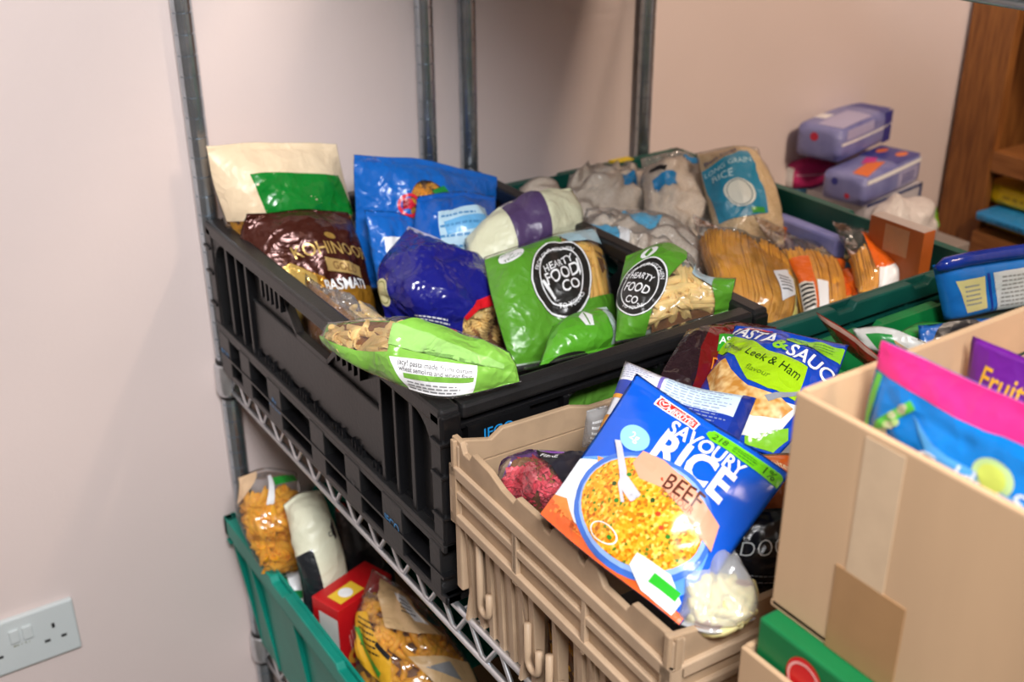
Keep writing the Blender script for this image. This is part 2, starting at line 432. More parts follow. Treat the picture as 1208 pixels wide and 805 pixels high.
M_core = mat('pasta_gap_shade', '7e4e1a', rough=.7, var=.25, vscale=90)  # dark sheet behind the pieces: shade of the gaps painted as colour
def pasta_piece(mb, kind, e0, e1, c, nn, r, rnd):
    t = e1-e0; L = np.linalg.norm(t); t = t/(L+1e-9); b = np.cross(t, nn); b /= np.linalg.norm(b)+1e-9
    if kind == 'penne':
        k = 10; vs = []; sl = r*1.1
        for (p, sg) in ((e0, 1), (e1, 1)):
            for rr in (r, r*.62):
                for j in range(k):
                    a = 2*math.pi*j/k
                    vs.append(p+rr*(math.cos(a)*b+math.sin(a)*nn)+t*math.cos(a)*sl)
        fs = []
        for j in range(k):
            q = (j+1) % k
            fs += [(j, q, 2*k+q, 2*k+j), (k+q, k+j, 3*k+j, 3*k+q), (q, j, k+j, k+q), (2*k+j, 2*k+q, 3*k+q, 3*k+j)]
        mb.add(vs, fs)
    elif kind == 'fusilli':
        n = 13; tw = math.pi*4.5; ph = rnd.random()*6
        vs = []; fs = []
        for i in range(n):
            p = e0+(e1-e0)*i/(n-1); a = ph+tw*i/(n-1)
            for q in range(3):
                aa = a+q*2*math.pi/3
                vs.append(p+r*1.25*(math.cos(aa)*b+math.sin(aa)*nn)); vs.append(p+r*.62*(math.cos(aa+1.05)*b+math.sin(aa+1.05)*nn))
        for i in range(n-1):
            for q in range(6):
                fs.append((i*6+q, i*6+(q+1) % 6, (i+1)*6+(q+1) % 6, (i+1)*6+q))
        mb.add(vs, fs)
    elif kind == 'spaghetti':
        mb.tube([e0, c*.5+(e0+e1)*.25, e1], r, 5, caps=False)
    elif kind == 'macaroni':
        pts = []
        for i in range(5):
            s_ = i/4-.5; pts.append((e0+e1)/2+t*L*s_+b*L*.35*(0.25-s_*s_)*1.6)
        mb.tube(pts, r, 7)
    elif kind == 'noodle':
        pts = []; ph = rnd.random()*6; am = r*3.2
        for i in range(12):
            q = e0+(e1-e0)*i/11; pts.append(q+b*am*math.sin(ph+i*1.25)+nn*am*.25*math.cos(ph+i*1.25))
        mb.tube(pts, r, 5, caps=False)
    elif kind == 'chunk':
        a1 = rnd.random()*6; s1 = 0.7+.6*rnd.random()
        vs = [c+t*r*1.5*s1, c-t*r*1.5*s1, c+b*r*s1, c-b*r*s1, c+nn*r, c-nn*r]
        mb.add(vs, [(0, 2, 4), (2, 1, 4), (1, 3, 4), (3, 0, 4), (2, 0, 5), (1, 2, 5), (3, 1, 5), (0, 3, 5)])

def quadpatch(P00, P10, P11, P01, parent, n=1):
    """flat patch: top-left, top-right, bottom-right, bottom-left"""
    a, b, c, d = [np.asarray(q, float) for q in (P00, P10, P11, P01)]
    G = np.array([[a*(1-j/n)*(1-i/n)+b*(1-j/n)*(i/n)+c*(j/n)*(i/n)+d*(j/n)*(1-i/n) for i in range(n+1)] for j in range(n+1)])
    nn = np.cross(b-a, d-a); nn = nn/np.linalg.norm(nn); nn = -nn
    return Patch(G, np.broadcast_to(nn, G.shape).copy(), parent)
# ------------------------------------------------------------------ the room
M_wall = mat('pale_pink_wall_paint', 'e0d0cb', rough=0.55, var=0.02, vscale=3.0, bump=0.06, bscale=180, spec=0.35)
M_floor = mat('grey_vinyl_floor', '5c5751', rough=0.5, var=0.08, vscale=25)
M_ceil = mat('white_ceiling', 'e6e2dc', rough=0.8, var=0.02, vscale=4)
WY = 1.408
def struct(name, mb, m):
    o = mb.build(name, m); o['kind'] = 'structure'; return o
struct('floor', MB().box(-2.2, 2.6, -2.2, WY+0.12, -0.1, 0.0), M_floor)
struct('ceiling', MB().box(-2.2, 2.6, -2.2, WY+0.12, 2.55, 2.65), M_ceil)
struct('wall_back', MB().box(-2.2, 2.6, WY, WY+0.12, 0.0, 2.55), M_wall)
struct('wall_right', MB().box(2.48, 2.6, -2.2, WY, 0.0, 2.55), M_wall)
struct('baseboard_back', MB().box(-2.2, 2.48, WY-0.015, WY, 0.0, 0.1), mat('white_gloss_trim', 'dedad4', rough=0.35))

# double wall socket
sk = thing('wall_socket', 'white plastic double power socket with two rocker switches on the wall', 'socket', (0.117, WY, 0.53))
M_sock = mat('white_socket_plastic', 'cfd6d6', rough=0.28, spec=0.5)
sx1, sz0, sz1 = 0.1895, 0.5165, 0.6025
sx0 = sx1-0.146
mb = MB().prism([(sx0, sz0), (sx1, sz0), (sx1, sz1), (sx0, sz1)], lambda q, e: (q[0], WY if e == 0 else WY-0.009, q[1]))
o = mb.build('face_plate', M_sock, sk, bevel=0.003)
M_slot = mat('socket_slot_black', '141414', rough=0.6)
xm = (sx0+sx1)/2
for dx in (-0.0085, 0.0085):
    MB().box(xm+dx-0.0065, xm+dx+0.0065, WY-0.0125, WY-0.009, sz1-0.038, sz1-0.017).build('rocker_switch', M_sock, sk, bevel=0.0012)
mb = MB()
for k, L in enumerate((0.006, 0.003, 0.002, 0.003, 0.002)):
    mb.box(xm-0.012+k*0.005, xm-0.012+k*0.005+L*.6, WY-0.0093, WY-0.009, sz1-0.0455, sz1-0.0435)
mb.build('maker_mark', mat('socket_mark_olive', '7d8060', rough=0.5), sk)
for cx in (sx0+0.031, sx1-0.031):
    for (ax, az, w_, h_) in ((0, 0.0185, .004, .008), (-0.011, -0.0035, .0075, .0042), (0.011, -0.0035, .0075, .0042)):
        zc = (sz0+sz1)/2-0.008+az
        MB().box(cx+ax-w_/2, cx+ax+w_/2, WY-0.0094, WY-0.0085, zc-h_/2, zc+h_/2).build('pin_slot', M_slot, sk)
    
# ------------------------------------------------------------------ wire shelving
M_chrome = mat('chrome_plated_wire', 'd6dade', rough=0.30, metal=.9, var=0.08, vscale=40)
M_post = mat('chrome_plated_post', 'b4bec6', rough=0.24, metal=.92, var=0.12, vscale=25)
M_sleeve = mat('black_plastic_sleeve', '1b1b1c', rough=0.45)
def lathe(mb, x, y, prof, k=20):
    n = len(prof); vs = []; fs = []
    for (r, z) in prof:
        for j in range(k):
            a = 2*math.pi*j/k; vs.append((x+r*math.cos(a), y+r*math.sin(a), z))
    for i in range(n-1):
        for j in range(k):
            fs.append((i*k+j, i*k+(j+1) % k, (i+1)*k+(j+1) % k, (i+1)*k+j))
    fs.append(tuple(range(k-1, -1, -1))); fs.append(tuple((n-1)*k+j for j in range(k)))
    mb.add(vs, fs)
def shelving(label, x0, x1, y0, y1, levels, ztop):
    t = thing('wire_shelving_unit', label, 'shelving', ((x0+x1)/2, (y0+y1)/2, 0), 'chrome wire shelving units')
    for (x, y) in ((x0, y1), (x1, y1), (x0, y0), (x1, y0)):
        pr = [(0.0127, 0.03)]; z = 0.05
        while z < ztop-0.03:
            pr += [(0.0127, z-0.0012), (0.0112, z-0.0006), (0.0112, z+0.0006), (0.0127, z+0.0012)]; z += 0.0254
        pr += [(0.0127, ztop-0.004), (0.010, ztop)]
        mb = MB(); lathe(mb, x, y, pr); mb.build('post', M_post, t, smooth=False)
        mb = MB(); lathe(mb, x, y, [(0.016, 0.0), (0.016, 0.018), (0.008, 0.022), (0.008, 0.035)], 16); mb.build('levelling_foot', M_sleeve, t)
    for zl in levels:
        mb = MB(); n = int((y1-y0)/0.0245)
        for k in range(1, n):
            y = y0+(y1-y0)*k/n; mb.tube([(x0, y, zl), (x1, y, zl)], 0.0022, 6)
        for fx in (0.33, 0.67):
            x = x0+(x1-x0)*fx; mb.tube([(x, y0, zl-0.0045), (x, y1, zl-0.0045)], 0.0029, 8)
        sh = mb.build('wire_deck', M_chrome, t, smooth=True)
        for (a, b) in (((x0, y0), (x0, y1)), ((x1, y0), (x1, y1)), ((x0, y0), (x1, y0)), ((x0, y1), (x1, y1))):
            a3 = np.array([a[0], a[1], zl]); b3 = np.array([b[0], b[1], zl]); dn = np.array([0, 0, -0.034]); u = (b3-a3)/np.linalg.norm(b3-a3)
            a3 = a3+u*0.014; b3 = b3-u*0.014
            MB().tube([a3, b3], 0.0040, 8).build('top_rail', M_chrome, sh, smooth=True)
            MB().tube([a3+dn, b3+dn], 0.0040, 8).build('bottom_rail', M_chrome, sh, smooth=True)
            L = np.linalg.norm(b3-a3); m = max(2, int(L/0.053)); pts = []
            for k in range(m):
                p = a3+u*L*k/m; q = a3+u*L*(k+.5)/m
                pts += [p+dn*.88-u*.005, p+dn*.88+u*.005, q+dn*.1-u*.004, q+dn*.1+u*.004]
            pts.append(b3+dn*.9)
            MB().tube(pts, 0.0028, 6).build('zigzag_wire', M_chrome, sh, smooth=True)
        for (x, y) in ((x0, y1), (x1, y1), (x0, y0), (x1, y0)):
            mb = MB(); lathe(mb, x, y, [(0.0155, zl-0.042), (0.0175, zl-0.036), (0.0165, zl+0.004), (0.0145, zl+0.006)], 20); mb.build('corner_collar', M_chrome, t, smooth=True)
            mb = MB(); lathe(mb, x, y, [(0.0135, zl-0.048), (0.0145, zl-0.046), (0.0142, zl+0.012), (0.0133, zl+0.013)], 20); mb.build('sleeve', M_sleeve, t, smooth=True)
    return t
ZS = 0.8935            # wire deck; the crates stand on it at 0.8955
shelving('chrome wire shelving unit nearest the socket, with the black crate on it', 0.445, 0.775, 0.17, 1.393, (0.42, ZS, 1.76), 1.98)  # topmost deck is unseen, added to carry the shade casting crates
shelving('chrome wire shelving unit farther from the socket, with a raised upper shelf', 0.843, 1.169, 0.17, 1.393, (0.42, ZS, 1.49), 1.98)
ZB = ZS+0.0025

# ------------------------------------------------------------------ black crate
M_blk = mat('black_crate_plastic', '101012', rough=0.36, spec=0.45, var=0.18, vscale=12, bump=0.04, bscale=300)
M_blk2 = mat('black_crate_plastic_scuffed', '1a1a1b', rough=0.4, spec=0.5, var=0.22, vscale=16, bump=0.08, bscale=220)
M_blue = mat('blue_crate_print', '1f86c8', rough=0.4)
BX0, BX1, BY0, BY1 = 0.436, 0.836, 0.778, 1.378
ZC = 0.967; ZR = 1.113
bc = thing('folding_crate', 'tall black plastic folding crate full of pasta and rice bags', 'crate', (0.636, 1.078, ZC))
MB().box(BX0+.006, BX1-.006, BY0+.006, BY1-.006, ZC, ZC+0.008).build('floor_panel', M_blk, bc)
def black_long_wall(xo, sgn):
    """long wall at x=xo, sgn=+1 means inside is toward +x. Real hand hole under the rim"""
    X = lambda d: xo+sgn*d
    def bx(mb, d0, d1, y0, y1, z0, z1): mb.box(min(X(d0), X(d1)), max(X(d0), X(d1)), y0, y1, z0, z1)
    Lm = BY1-BY0; ym = (BY0+BY1)/2
    # panel set back, in pieces round the hand hole
    hy0, hy1, hz0, hz1 = ym-.066, ym+.066, ZR-.060, ZR-.022
    mb = MB()
    bx(mb, .011, .016, BY0+.012, hy0, ZC+.004, ZR-.018); bx(mb, .011, .016, hy1, BY1-.012, ZC+.004, ZR-.018)
    bx(mb, .011, .016, hy0, hy1, ZC+.004, hz0)
    # angled lower corners of the hole
    for (y, s) in ((hy0, 1), (hy1, -1)):
        mb.prism([(y, hz0), (y+s*.026, hz0), (y, hz0+.026)] if s > 0 else [(y, hz0), (y, hz0+.026), (y-.026, hz0)], lambda q, e: (X(.011 if e else .016), q[0], q[1]))
    wl = mb.build('side_wall', M_blk2, bc)
    mb = MB(); bx(mb, -.002, .020, BY0, BY1, ZR-.020, ZR); mb.build('rim', M_blk2, wl, bevel=.004)
    # hole frame
    mb = MB(); bx(mb, .006, .011, hy0-.006, hy0, hz0+.02, hz1+.002); bx(mb, .006, .011, hy1, hy1+.006, hz0+.02, hz1+.002); bx(mb, .006, .011, hy0+.024, hy1-.024, hz0-.006, hz0)
    for (y, s) in ((hy0, 1), (hy1, -1)):
        mb.prism([(y-.006*s, hz0+.022), (y+.026*s, hz0-.006), (y+.026*s, hz0), (y, hz0+.026)][::s], lambda q, e: (X(.006 if e else .011), q[0], q[1]))
    mb.build('hand_hole_frame', M_blk, wl)
    # raised middle panel and the fins beside the hole
    mb = MB(); bx(mb, .006, .0115, BY0+.125, BY1-.125, ZC+.012, hz0-.006); mb.build('raised_panel', M_blk2, wl, bevel=.002)
    for (a, b) in ((hy1+.008, hy1+.062), (hy0-.062, hy0-.008)):
        k = 5
        for i in range(k):
            y = a+(b-a)*i/(k-1); mb = MB()
            mb.prism([(y-.003, hz1), (y+.003, hz1), (y+.0015, hz1-.024), (y-.0015, hz1-.024)], lambda q, e: (X(.002 if e else .011), q[0], q[1]))
            mb.build('fin', M_blk, wl)
    # frame with rounded upper corners, ribs
    for (ya, s) in ((BY0, 1), (BY1, -1)):
        pts = [(ya, ZC), (ya+s*.022, ZC), (ya+s*.022, ZR-.055)]
        for i in range(7):
            a = math.pi/2*i/6; pts.append((ya+s*(.022+.035*(1-math.cos(a))), ZR-.055+.035*math.sin(a)))
        pts += [(ya+s*.057, ZR-.012), (ya, ZR-.012)]
        if s < 0: pts = pts[::-1]
        mb = MB().prism(pts, lambda q, e: (X(.0 if e else .012), q[0], q[1])); mb.build('corner_frame', M_blk2, wl, bevel=.0015)
        for d, wd in ((.057, .008), (.092, .006), (.122, .007)):
            y = ya+s*d; mb = MB(); bx(mb, .001, .012, min(y, y+s*wd), max(y, y+s*wd), ZC+.006, ZR-.019); mb.build('rib', M_blk, wl, bevel=.001)
    # ledge with a row of little teeth along the foot
    mb = MB(); bx(mb, -.003, .012, BY0, BY1, ZC, ZC+.006); mb.build('foot_ledge', M_blk2, wl, bevel=.001)
    mb = MB(); rnd = random.Random(4)
    for k in range(44):
        y = BY0+.13+(Lm-.26)*k/43
        if k % 6 in (4, 5): continue
        h = .007+.007*rnd.random()
        mb.prism([(y-.0016, ZC+.006), (y+.0016, ZC+.006), (y, ZC+.006+h)], lambda q, e: (X(.002 if e else .0062), q[0], q[1]))
    mb.build('teeth', M_blk, wl, kind='stuff')
    return wl
lw = black_long_wall(BX0, 1); rw = black_long_wall(BX1, -1)
def black_short_wall(yo, sgn):
    Y = lambda d: yo+sgn*d
    def bx(mb, d0, d1, x0, x1, z0, z1): mb.box(x0, x1, min(Y(d0), Y(d1)), max(Y(d0), Y(d1)), z0, z1)
    xm = (BX0+BX1)/2; hx0, hx1, hz0, hz1 = xm-.055, xm+.055, ZR-.062, ZR-.026
    mb = MB(); bx(mb, .010, .015, BX0+.016, hx0, ZC+.004, ZR-.016); bx(mb, .010, .015, hx1, BX1-.016, ZC+.004, ZR-.016); bx(mb, .010, .015, hx0, hx1, ZC+.004, hz0); bx(mb, .010, .015, hx0, hx1, hz1, ZR-.016)
    wl = mb.build('end_wall', M_blk, bc)
    mb = MB(); bx(mb, -.0015, .020, BX0+.0205, BX1-.0205, ZR-.016, ZR); mb.build('rim', M_blk2, wl, bevel=.004)
    mb = MB(); bx(mb, .002, .011, BX0+.02, BX1-.02, ZR-.027, ZR-.021); mb.build('rail', M_blk, wl, bevel=.001)
    pts = [(xm+.06*math.copysign(abs(math.cos(a))**.6, math.cos(a)), (hz0+hz1)/2+.020*math.copysign(abs(math.sin(a))**.7, math.sin(a))) for a in [2*math.pi*k/28 for k in range(28)]]
    mb = MB().tube([(q[0], Y(.008), q[1]) for q in pts], .003, 6, closed=True); mb.build('hand_hole_frame', M_blk2, wl, smooth=True)
    for f in (.02, .045, .09, .14, .26, .31, .355, .38):
        x = BX0+f-.002; mb = MB(); bx(mb, .0, .011, x-.003, x+.003, ZC, ZR-.027); mb.build('rib', M_blk, wl, bevel=.001)
    for zz in (ZC+.012, ZC+.05):
        mb = MB(); bx(mb, .002, .011, BX0+.02, BX1-.02, zz, zz+.005); mb.build('rail', M_blk, wl, bevel=.001)
    return wl
fw_ = black_short_wall(BY0, 1); black_short_wall(BY1, -1)
for (x, sx_) in ((BX0, 1), (BX1, -1)):
    for (y, sy_) in ((BY0, 1), (BY1, -1)):
        mb = MB(); mb.box(min(x-.002*sx_, x+.02*sx_), max(x-.002*sx_, x+.02*sx_), min(y-.002*sy_, y+.02*sy_), max(y-.002*sy_, y+.02*sy_), ZC, ZR-.006)
        o = mb.build('corner_post', M_blk, bc, bevel=.003)
        for zz in (ZC+.03, ZC+.075, ZC+.11):
            mb = MB(); mb.box(min(x-.005*sx_, x+.016*sx_), max(x-.005*sx_, x+.016*sx_), min(y-.005*sy_, y+.016*sy_), max(y-.005*sy_, y+.016*sy_), zz, zz+.004); mb.build('flange', M_blk, o, bevel=.001)
# maker's name on the near end wall and inside the far long wall
q = quadpatch((.470, BY0-.0022, ZR-.028), (.52, BY0-.0022, ZR-.028), (.52, BY0-.0022, ZR-.045), (.47, BY0-.0022, ZR-.045), fw_, 4)
MB().box(.462, .53, BY0-.002, BY0+.012, ZR-.048, ZR-.024).build('name_plate', M_blk, fw_)
q.text('IFCO', .5, .5, .30, M_blue, 1, bold=0.0110)
q = quadpatch((BX1-.017, 1.10, ZR-.030), (BX1-.017, 1.03, ZR-.030), (BX1-.017, 1.03, ZR-.060), (BX1-.017, 1.10, ZR-.060), rw, 4)
q.disc('name_oval', .5, .5, .46, .19, mat('navy_name_oval', '12304f', rough=.4), 1); q.text('IFCO', .5, .5, .24, mat('pale_blue_name', '3f86b0', rough=.4), 2)

# folded flat crate under it
fc = thing('folded_crate', 'low folded black plastic crate with blue lettering, under the tall black crate', 'crate', (.636, 1.078, ZB))
MB().box(BX0+.02, BX1-.02, BY0+.02, BY1-.02, ZB, ZC-.001).build('folded_panels', M_blk, fc)
for nm, za, zb in (('foot_rail', ZB, ZB+.010), ('top_rail', ZC-.010, ZC-.0005)):
    mb = MB(); mb.box(BX0-.002, BX0+.016, BY0, BY1, za, zb); mb.box(BX1-.016, BX1+.002, BY0, BY1, za, zb); mb.box(BX0, BX1, BY0, BY0+.016, za, zb); mb.box(BX0, BX1, BY1-.016, BY1, za, zb)
    mb.build(nm, M_blk2 if za > ZB else M_blk, fc, bevel=.0015)
mb = MB(); mb.box(BX0-.004, BX0+.01, BY0, BY1, ZB+.032, ZB+.035); mb.build('mid_rail', M_blk, fc)
blocks = [(1.335, 1.372, 'IFCO'), (1.265, 1.298, None), (1.168, 1.208, 'ifco\nSYSTEMS'), (1.045, 1.083, None), (.955, .992, 'UK'), (.862, .905, 'IFCO'), (.785, .806, None)]
for (y0, y1, tx) in blocks:
    o = MB().box(BX0-.003, BX0+.02, y0, y1, ZB+.008, ZC-.006).build('name_block', M_blk2, fc, bevel=.001)
    if tx:
        q = quadpatch((BX0-.0032, y1, ZC-.008), (BX0-.0032, y0, ZC-.008), (BX0-.0032, y0, ZB+.010), (BX0-.0032, y1, ZB+.010), o, 3)
        q.text(tx, .5, .5, .33 if '\n' not in tx else .22, M_blue if tx != 'UK' else mat('dull_mould_mark', '4a4a4c', rough=.5), 1, bold=0.0165)
for k in range(9):
    x = BX0+.02+k*.045
    MB().box(x, x+.012, BY0-.003, BY0+.02, ZB+.008, ZC-.006).build('end_block', M_blk, fc, bevel=.001)

# ------------------------------------------------------------------ green crates
def green_crate(label, x0, x1, y0, y1, z0, z1, m, group=None, rim=.024, notch=True, mrim=None):
    t = thing('storage_crate', label, 'crate', ((x0+x1)/2, (y0+y1)/2, z0), group)
    tp = .010; MB().box(x0+.03, x1-.03, y0+.03, y1-.03, z0, z0+.006).build('floor_panel', m, t)
    def wall(nm, a, b, c, d, hb):
        # a,b: rim ends; c,d: foot ends (wall leans in to the foot)
        a, b, c, d = [np.array(q, float) for q in (a, b, c, d)]
        cen = np.array([(x0+x1)/2, (y0+y1)/2]); u = (b-a)/np.linalg.norm(b-a); nrm = np.array([-u[1], u[0], 0]);
        if nrm[:2]@(cen-a[:2]) < 0: nrm = -nrm
        mb = MB(); th = .004
        vs = [a+nrm*.012, b+nrm*.012, d, c]; vs2 = [q+nrm*th for q in vs]
        mb.add(vs+vs2, [(0, 1, 2, 3), (7, 6, 5, 4), (0, 4, 5, 1), (1, 5, 6, 2), (2, 6, 7, 3), (3, 7, 4, 0)])
        w_ = mb.build(nm, m, t)
        L = np.linalg.norm(b-a); n = 4
        # rim in segments with shallow notches
        pts = [(0, -rim), (L, -rim)]
        top = []
        cuts = [(.30, .36), (.64, .70)] if notch else []
        s_ = L
        top.append((L, 0))
        for (c0, c1) in cuts[::-1]:
            top += [(c1*L+.006, 0), (c1*L, -.007), (c0*L, -.007), (c0*L-.006, 0)]
        top.append((0, 0))
        mb = MB().prism(pts+top, lambda q, e: a+u*q[0]+np.array([0, 0, q[1]])+nrm*(0.0 if e == 0 else .013))
        mb.build('rim', mrim or m, w_, bevel=.002)
        mb = MB()
        mb.prism([(0, -rim-.012), (L, -rim-.012), (L, -rim-.008), (0, -rim-.008)], lambda q, e: a+u*q[0]+np.array([0, 0, q[1]])+nrm*(0.004 if e == 0 else .016))
        mb.build('lip', m, w_)
        for k in range(1, 8):
            f = k/8; p = a+u*L*f; pc = c+(d-c)*f
            if k % 2:
                mb = MB(); e1 = u*.0025
                top_ = p+np.array([0, 0, -rim])+nrm*.004; bot = pc-nrm*.002
                vs = [top_-e1, top_+e1, bot+e1, bot-e1]; vs2 = [top_-e1+nrm*.012, top_+e1+nrm*.012, bot+e1+nrm*.004, bot-e1+nrm*.004]
                mb.add(vs+vs2, [(0, 1, 2, 3), (7, 6, 5, 4), (0, 4, 5, 1), (1, 5, 6, 2), (2, 6, 7, 3), (3, 7, 4, 0)])
                mb.build('rib', m, w_)
        return w_
    i = .026
    wl = wall('side_wall', (x0, y0, z1), (x0, y1, z1), (x0+i, y0+i, z0), (x0+i, y1-i, z0), 0)
    wr_ = wall('side_wall', (x1, y1, z1), (x1, y0, z1), (x1-i, y1-i, z0), (x1-i, y0+i, z0), 0)
    wf = wall('end_wall', (x0, y0, z1), (x1, y0, z1), (x0+i, y0+i, z0), (x1-i, y0+i, z0), 0)
    wb = wall('end_wall', (x1, y1, z1), (x0, y1, z1), (x1-i, y1-i, z0), (x0+i, y1-i, z0), 0)
    return t, wl, wr_, wf, wb
M_teal = mat('dark_teal_crate_plastic', '0c4f45', rough=0.42, spec=0.4, var=0.12, vscale=14, bump=.03, bscale=260)
M_green = mat('bright_green_crate_plastic', '0f7a3c', rough=0.42, spec=0.4, var=0.12, vscale=14)
M_aqua = mat('teal_green_crate_plastic', '0a8c7a', rough=0.4, spec=0.4, var=0.1, vscale=14)
gc, *_gw = green_crate('dark teal crate of rice and noodle bags beside the black crate', .842, 1.226, .782, 1.372, ZB, 1.080, M_teal)
# yellow sticker over the far rim
yl = quadpatch((1.085, 1.357, 1.0815), (1.125, 1.357, 1.0815), (1.125, 1.3575, 1.054), (1.085, 1.3575, 1.054), _gw[3], 2)
mb = MB().box(1.086, 1.124, 1.3565, 1.3735, 1.062, 1.0812); mb.build('yellow_sticker', mat('yellow_paper_sticker', 'f2d31a', rough=.5), _gw[3])
gc2, *_ = green_crate('bright green crate half hidden behind the tall cardboard box', .855, 1.24, .175, .765, ZB, 1.062, M_green)
lc, *_ = green_crate('teal green crate on the lower shelf, sticking out over the rail', .413, .80, .80, 1.398, .4225, .655, M_aqua, rim=.030)
# two unseen crates added on the raised upper shelf to shade the wall
M_gray = mat('grey_green_crate_plastic', '6d8280', rough=.5, var=.08)
for (ya, yb, nm) in ((.19, .77, 'grey green crate added out of view for shade, raised upper shelf, nearer the camera'), (.79, 1.375, 'grey green crate added out of view for shade, raised upper shelf, next to wall')):
    green_crate(nm, .79, 1.135, ya, yb, 1.4925, 1.70, M_gray, 'shade casting crates added on the upper shelf')
for (ya, yb, nm) in ((.19, .77, 'grey green crate added out of view for shade, topmost shelf, nearer the camera'), (.79, 1.375, 'grey green crate added out of view for shade, topmost shelf, next to wall')):
    green_crate(nm, .435, .785, ya, yb, 1.7625, 1.95, M_gray, 'shade casting crates added on the topmost shelf')  # unseen crates, added to throw the slanting shadow on the wall

# ------------------------------------------------------------------ tan crate
M_tan = mat('tan_crate_plastic', 'b39a7f', rough=0.5, spec=0.35, var=0.07, vscale=22, bump=.04, bscale=260)
M_tan2 = mat('tan_crate_plastic_worn', 'a98f73', rough=0.55, spec=0.3, var=0.12, vscale=30)
TH = math.radians(-2.06); TO = np.array([.437, .7700, ZB]); TW, TL, TZ = .395, .320, .1945
def T3(q):
    x, y, z = q; c, s_ = math.cos(TH), math.sin(TH)
    return TO+np.array([c*x-s_*y, s_*x+c*y, z])
tc_ = thing('stacking_crate', 'tan plastic stacking crate with notched rim holding the savoury rice pouch', 'crate', tuple(T3((TW/2, -TL/2, 0))))
ROOTT = tc_
def tb(mb, name, m, parent, bevel=0, smooth=False):
    mb.xform(T3); return mb.build(name, m, parent, smooth=smooth, bevel=bevel)
tb(MB().box(.018, TW-.018, -TL+.018, -.018, 0, .005), 'floor_panel', M_tan2, tc_)
def tan_wall(nm, L, f, slots, outline, loops):
    """f(s, d, z): s along the wall from the left, d inward from the rim's outer face"""
    mb = MB()
    mb.prism([(0, .160)]+[(L, .160)]+[(L*a, z) for a, z in outline[::-1]], lambda q, e: f(q[0], .004 if e == 0 else .010, q[1]))
    w_ = tb(mb, nm, M_tan2, tc_, bevel=.0012)
    # rim band: three ledges with grooves between
    for (z0, z1, d0) in ((.156, .1675, 0), (.134, .142, .001), (.107, .117, .0)):
        mb = MB().prism([(0, z0), (L, z0), (L, z1), (0, z1)], lambda q, e: f(q[0], d0 if e == 0 else .010, q[1])); tb(mb, 'band_ledge', M_tan, w_, bevel=.0012)
    mb = MB().prism([(0, .108), (L, .108), (L, .165), (0, .165)], lambda q, e: f(q[0], .005 if e == 0 else .012, q[1])); tb(mb, 'band_web', M_tan2, w_)
    for fr in (.0, .34, .345, .66, .985):
        mb = MB().prism([(L*fr, .105), (L*fr+.005, .105), (L*fr+.005, .166), (L*fr, .166)], lambda q, e: f(q[0], .0005 if e == 0 else .010, q[1])); tb(mb, 'band_strut', M_tan, w_)
    # ribbed lower wall: upright slats with open slots between some of them
    s_ = .014; k = 0
    while s_ < L-.018:
        wd = .0085
        if not any(a <= s_/L <= b for a, b in slots):
            mb = MB(); zb = .0 if (k % 7) not in (3,) else .006; dd = .007+.003*((k % 2))
            mb.prism([(s_, zb), (s_+wd, zb), (s_+wd, .107), (s_, .107)], lambda q, e: f(q[0], dd+.004*(1-q[1]/.107) if e == 0 else .020, q[1]))
            tb(mb, 'slat', M_tan, w_, bevel=.0008)
        s_ += wd+.0006; k += 1
    # buttress ribs that splay outward to the foot
    for fr in (.06, .36, .52, .68, .84, .95):
        mb = MB(); x = L*fr
        mb.prism([(.016, .107), (.004, .107), (.012, .05), (.004, .0), (.022, .0)], lambda q, e: f(x-.002 if e == 0 else x+.002, q[0], q[1])); tb(mb, 'buttress', M_tan, w_)
    for (c, zt, zl, r) in loops:
        pts = [(L*c-r, zt)]+[(L*c+r*math.cos(a), zl+r*math.sin(a)) for a in [math.pi+math.pi*k/8 for k in range(9)]]+[(L*c+r, zl+.02)]
        mb = MB().tube([f(q[0], .006, q[1]) for q in pts], .0034, 8); tb(mb, 'hook_loop', M_tan, w_, smooth=True)
    return w_
ol_side = [(0, .1945), (.05, .1945), (.065, .185), (.10, .185), (.115, .193), (.20, .191), (.27, .184), (.33, .182), (.345, .190), (.46, .190), (.475, .183), (.50, .183), (.51, .191),
           (.62, .191), (.635, .184), (.65, .184), (.66, .193), (.70, .193), (.73, .181), (.82, .180), (.84, .190), (.98, .191), (1, .1945)]
ol_end = [(0, .1945), (.08, .190), (.1, .183), (.13, .193), (.3, .192), (.36, .185), (.62, .185), (.68, .192), (.87, .192), (.9, .184), (1, .1945)]
tl = tan_wall('side_wall', TL, lambda s_, d, z: (d, -s_, z), [(.41, .475), (.52, .56), (.70, .75), (.80, .86)], ol_side,
              [(.16, .10, .035, .008), (.42, .07, .032, .009), (.53, .06, .026, .010), (.74, .07, .030, .009), (.86, .06, .026, .010)])
tan_wall('side_wall', TL, lambda s_, d, z: (TW-d, -TL+s_, z), [], ol_side, [])
tan_wall('end_wall', TW, lambda s_, d, z: (s_, -TL+d, z), [(.3, .36), (.6, .66)], ol_end, [(.2, .1, .05, .012), (.5, .1, .05, .012), (.8, .1, .05, .012)])
tan_wall('end_wall', TW, lambda s_, d, z: (TW-s_, -d, z), [], ol_end, [])
for (x, y) in ((.0, .0), (TW-.016, .0), (0, -TL+.016), (TW-.016, -TL+.016)):
    tb(MB().box(x+.003, x+.014, y-.014, y-.003,   .03, .190), 'corner_post', M_tan, tc_, bevel=.002)

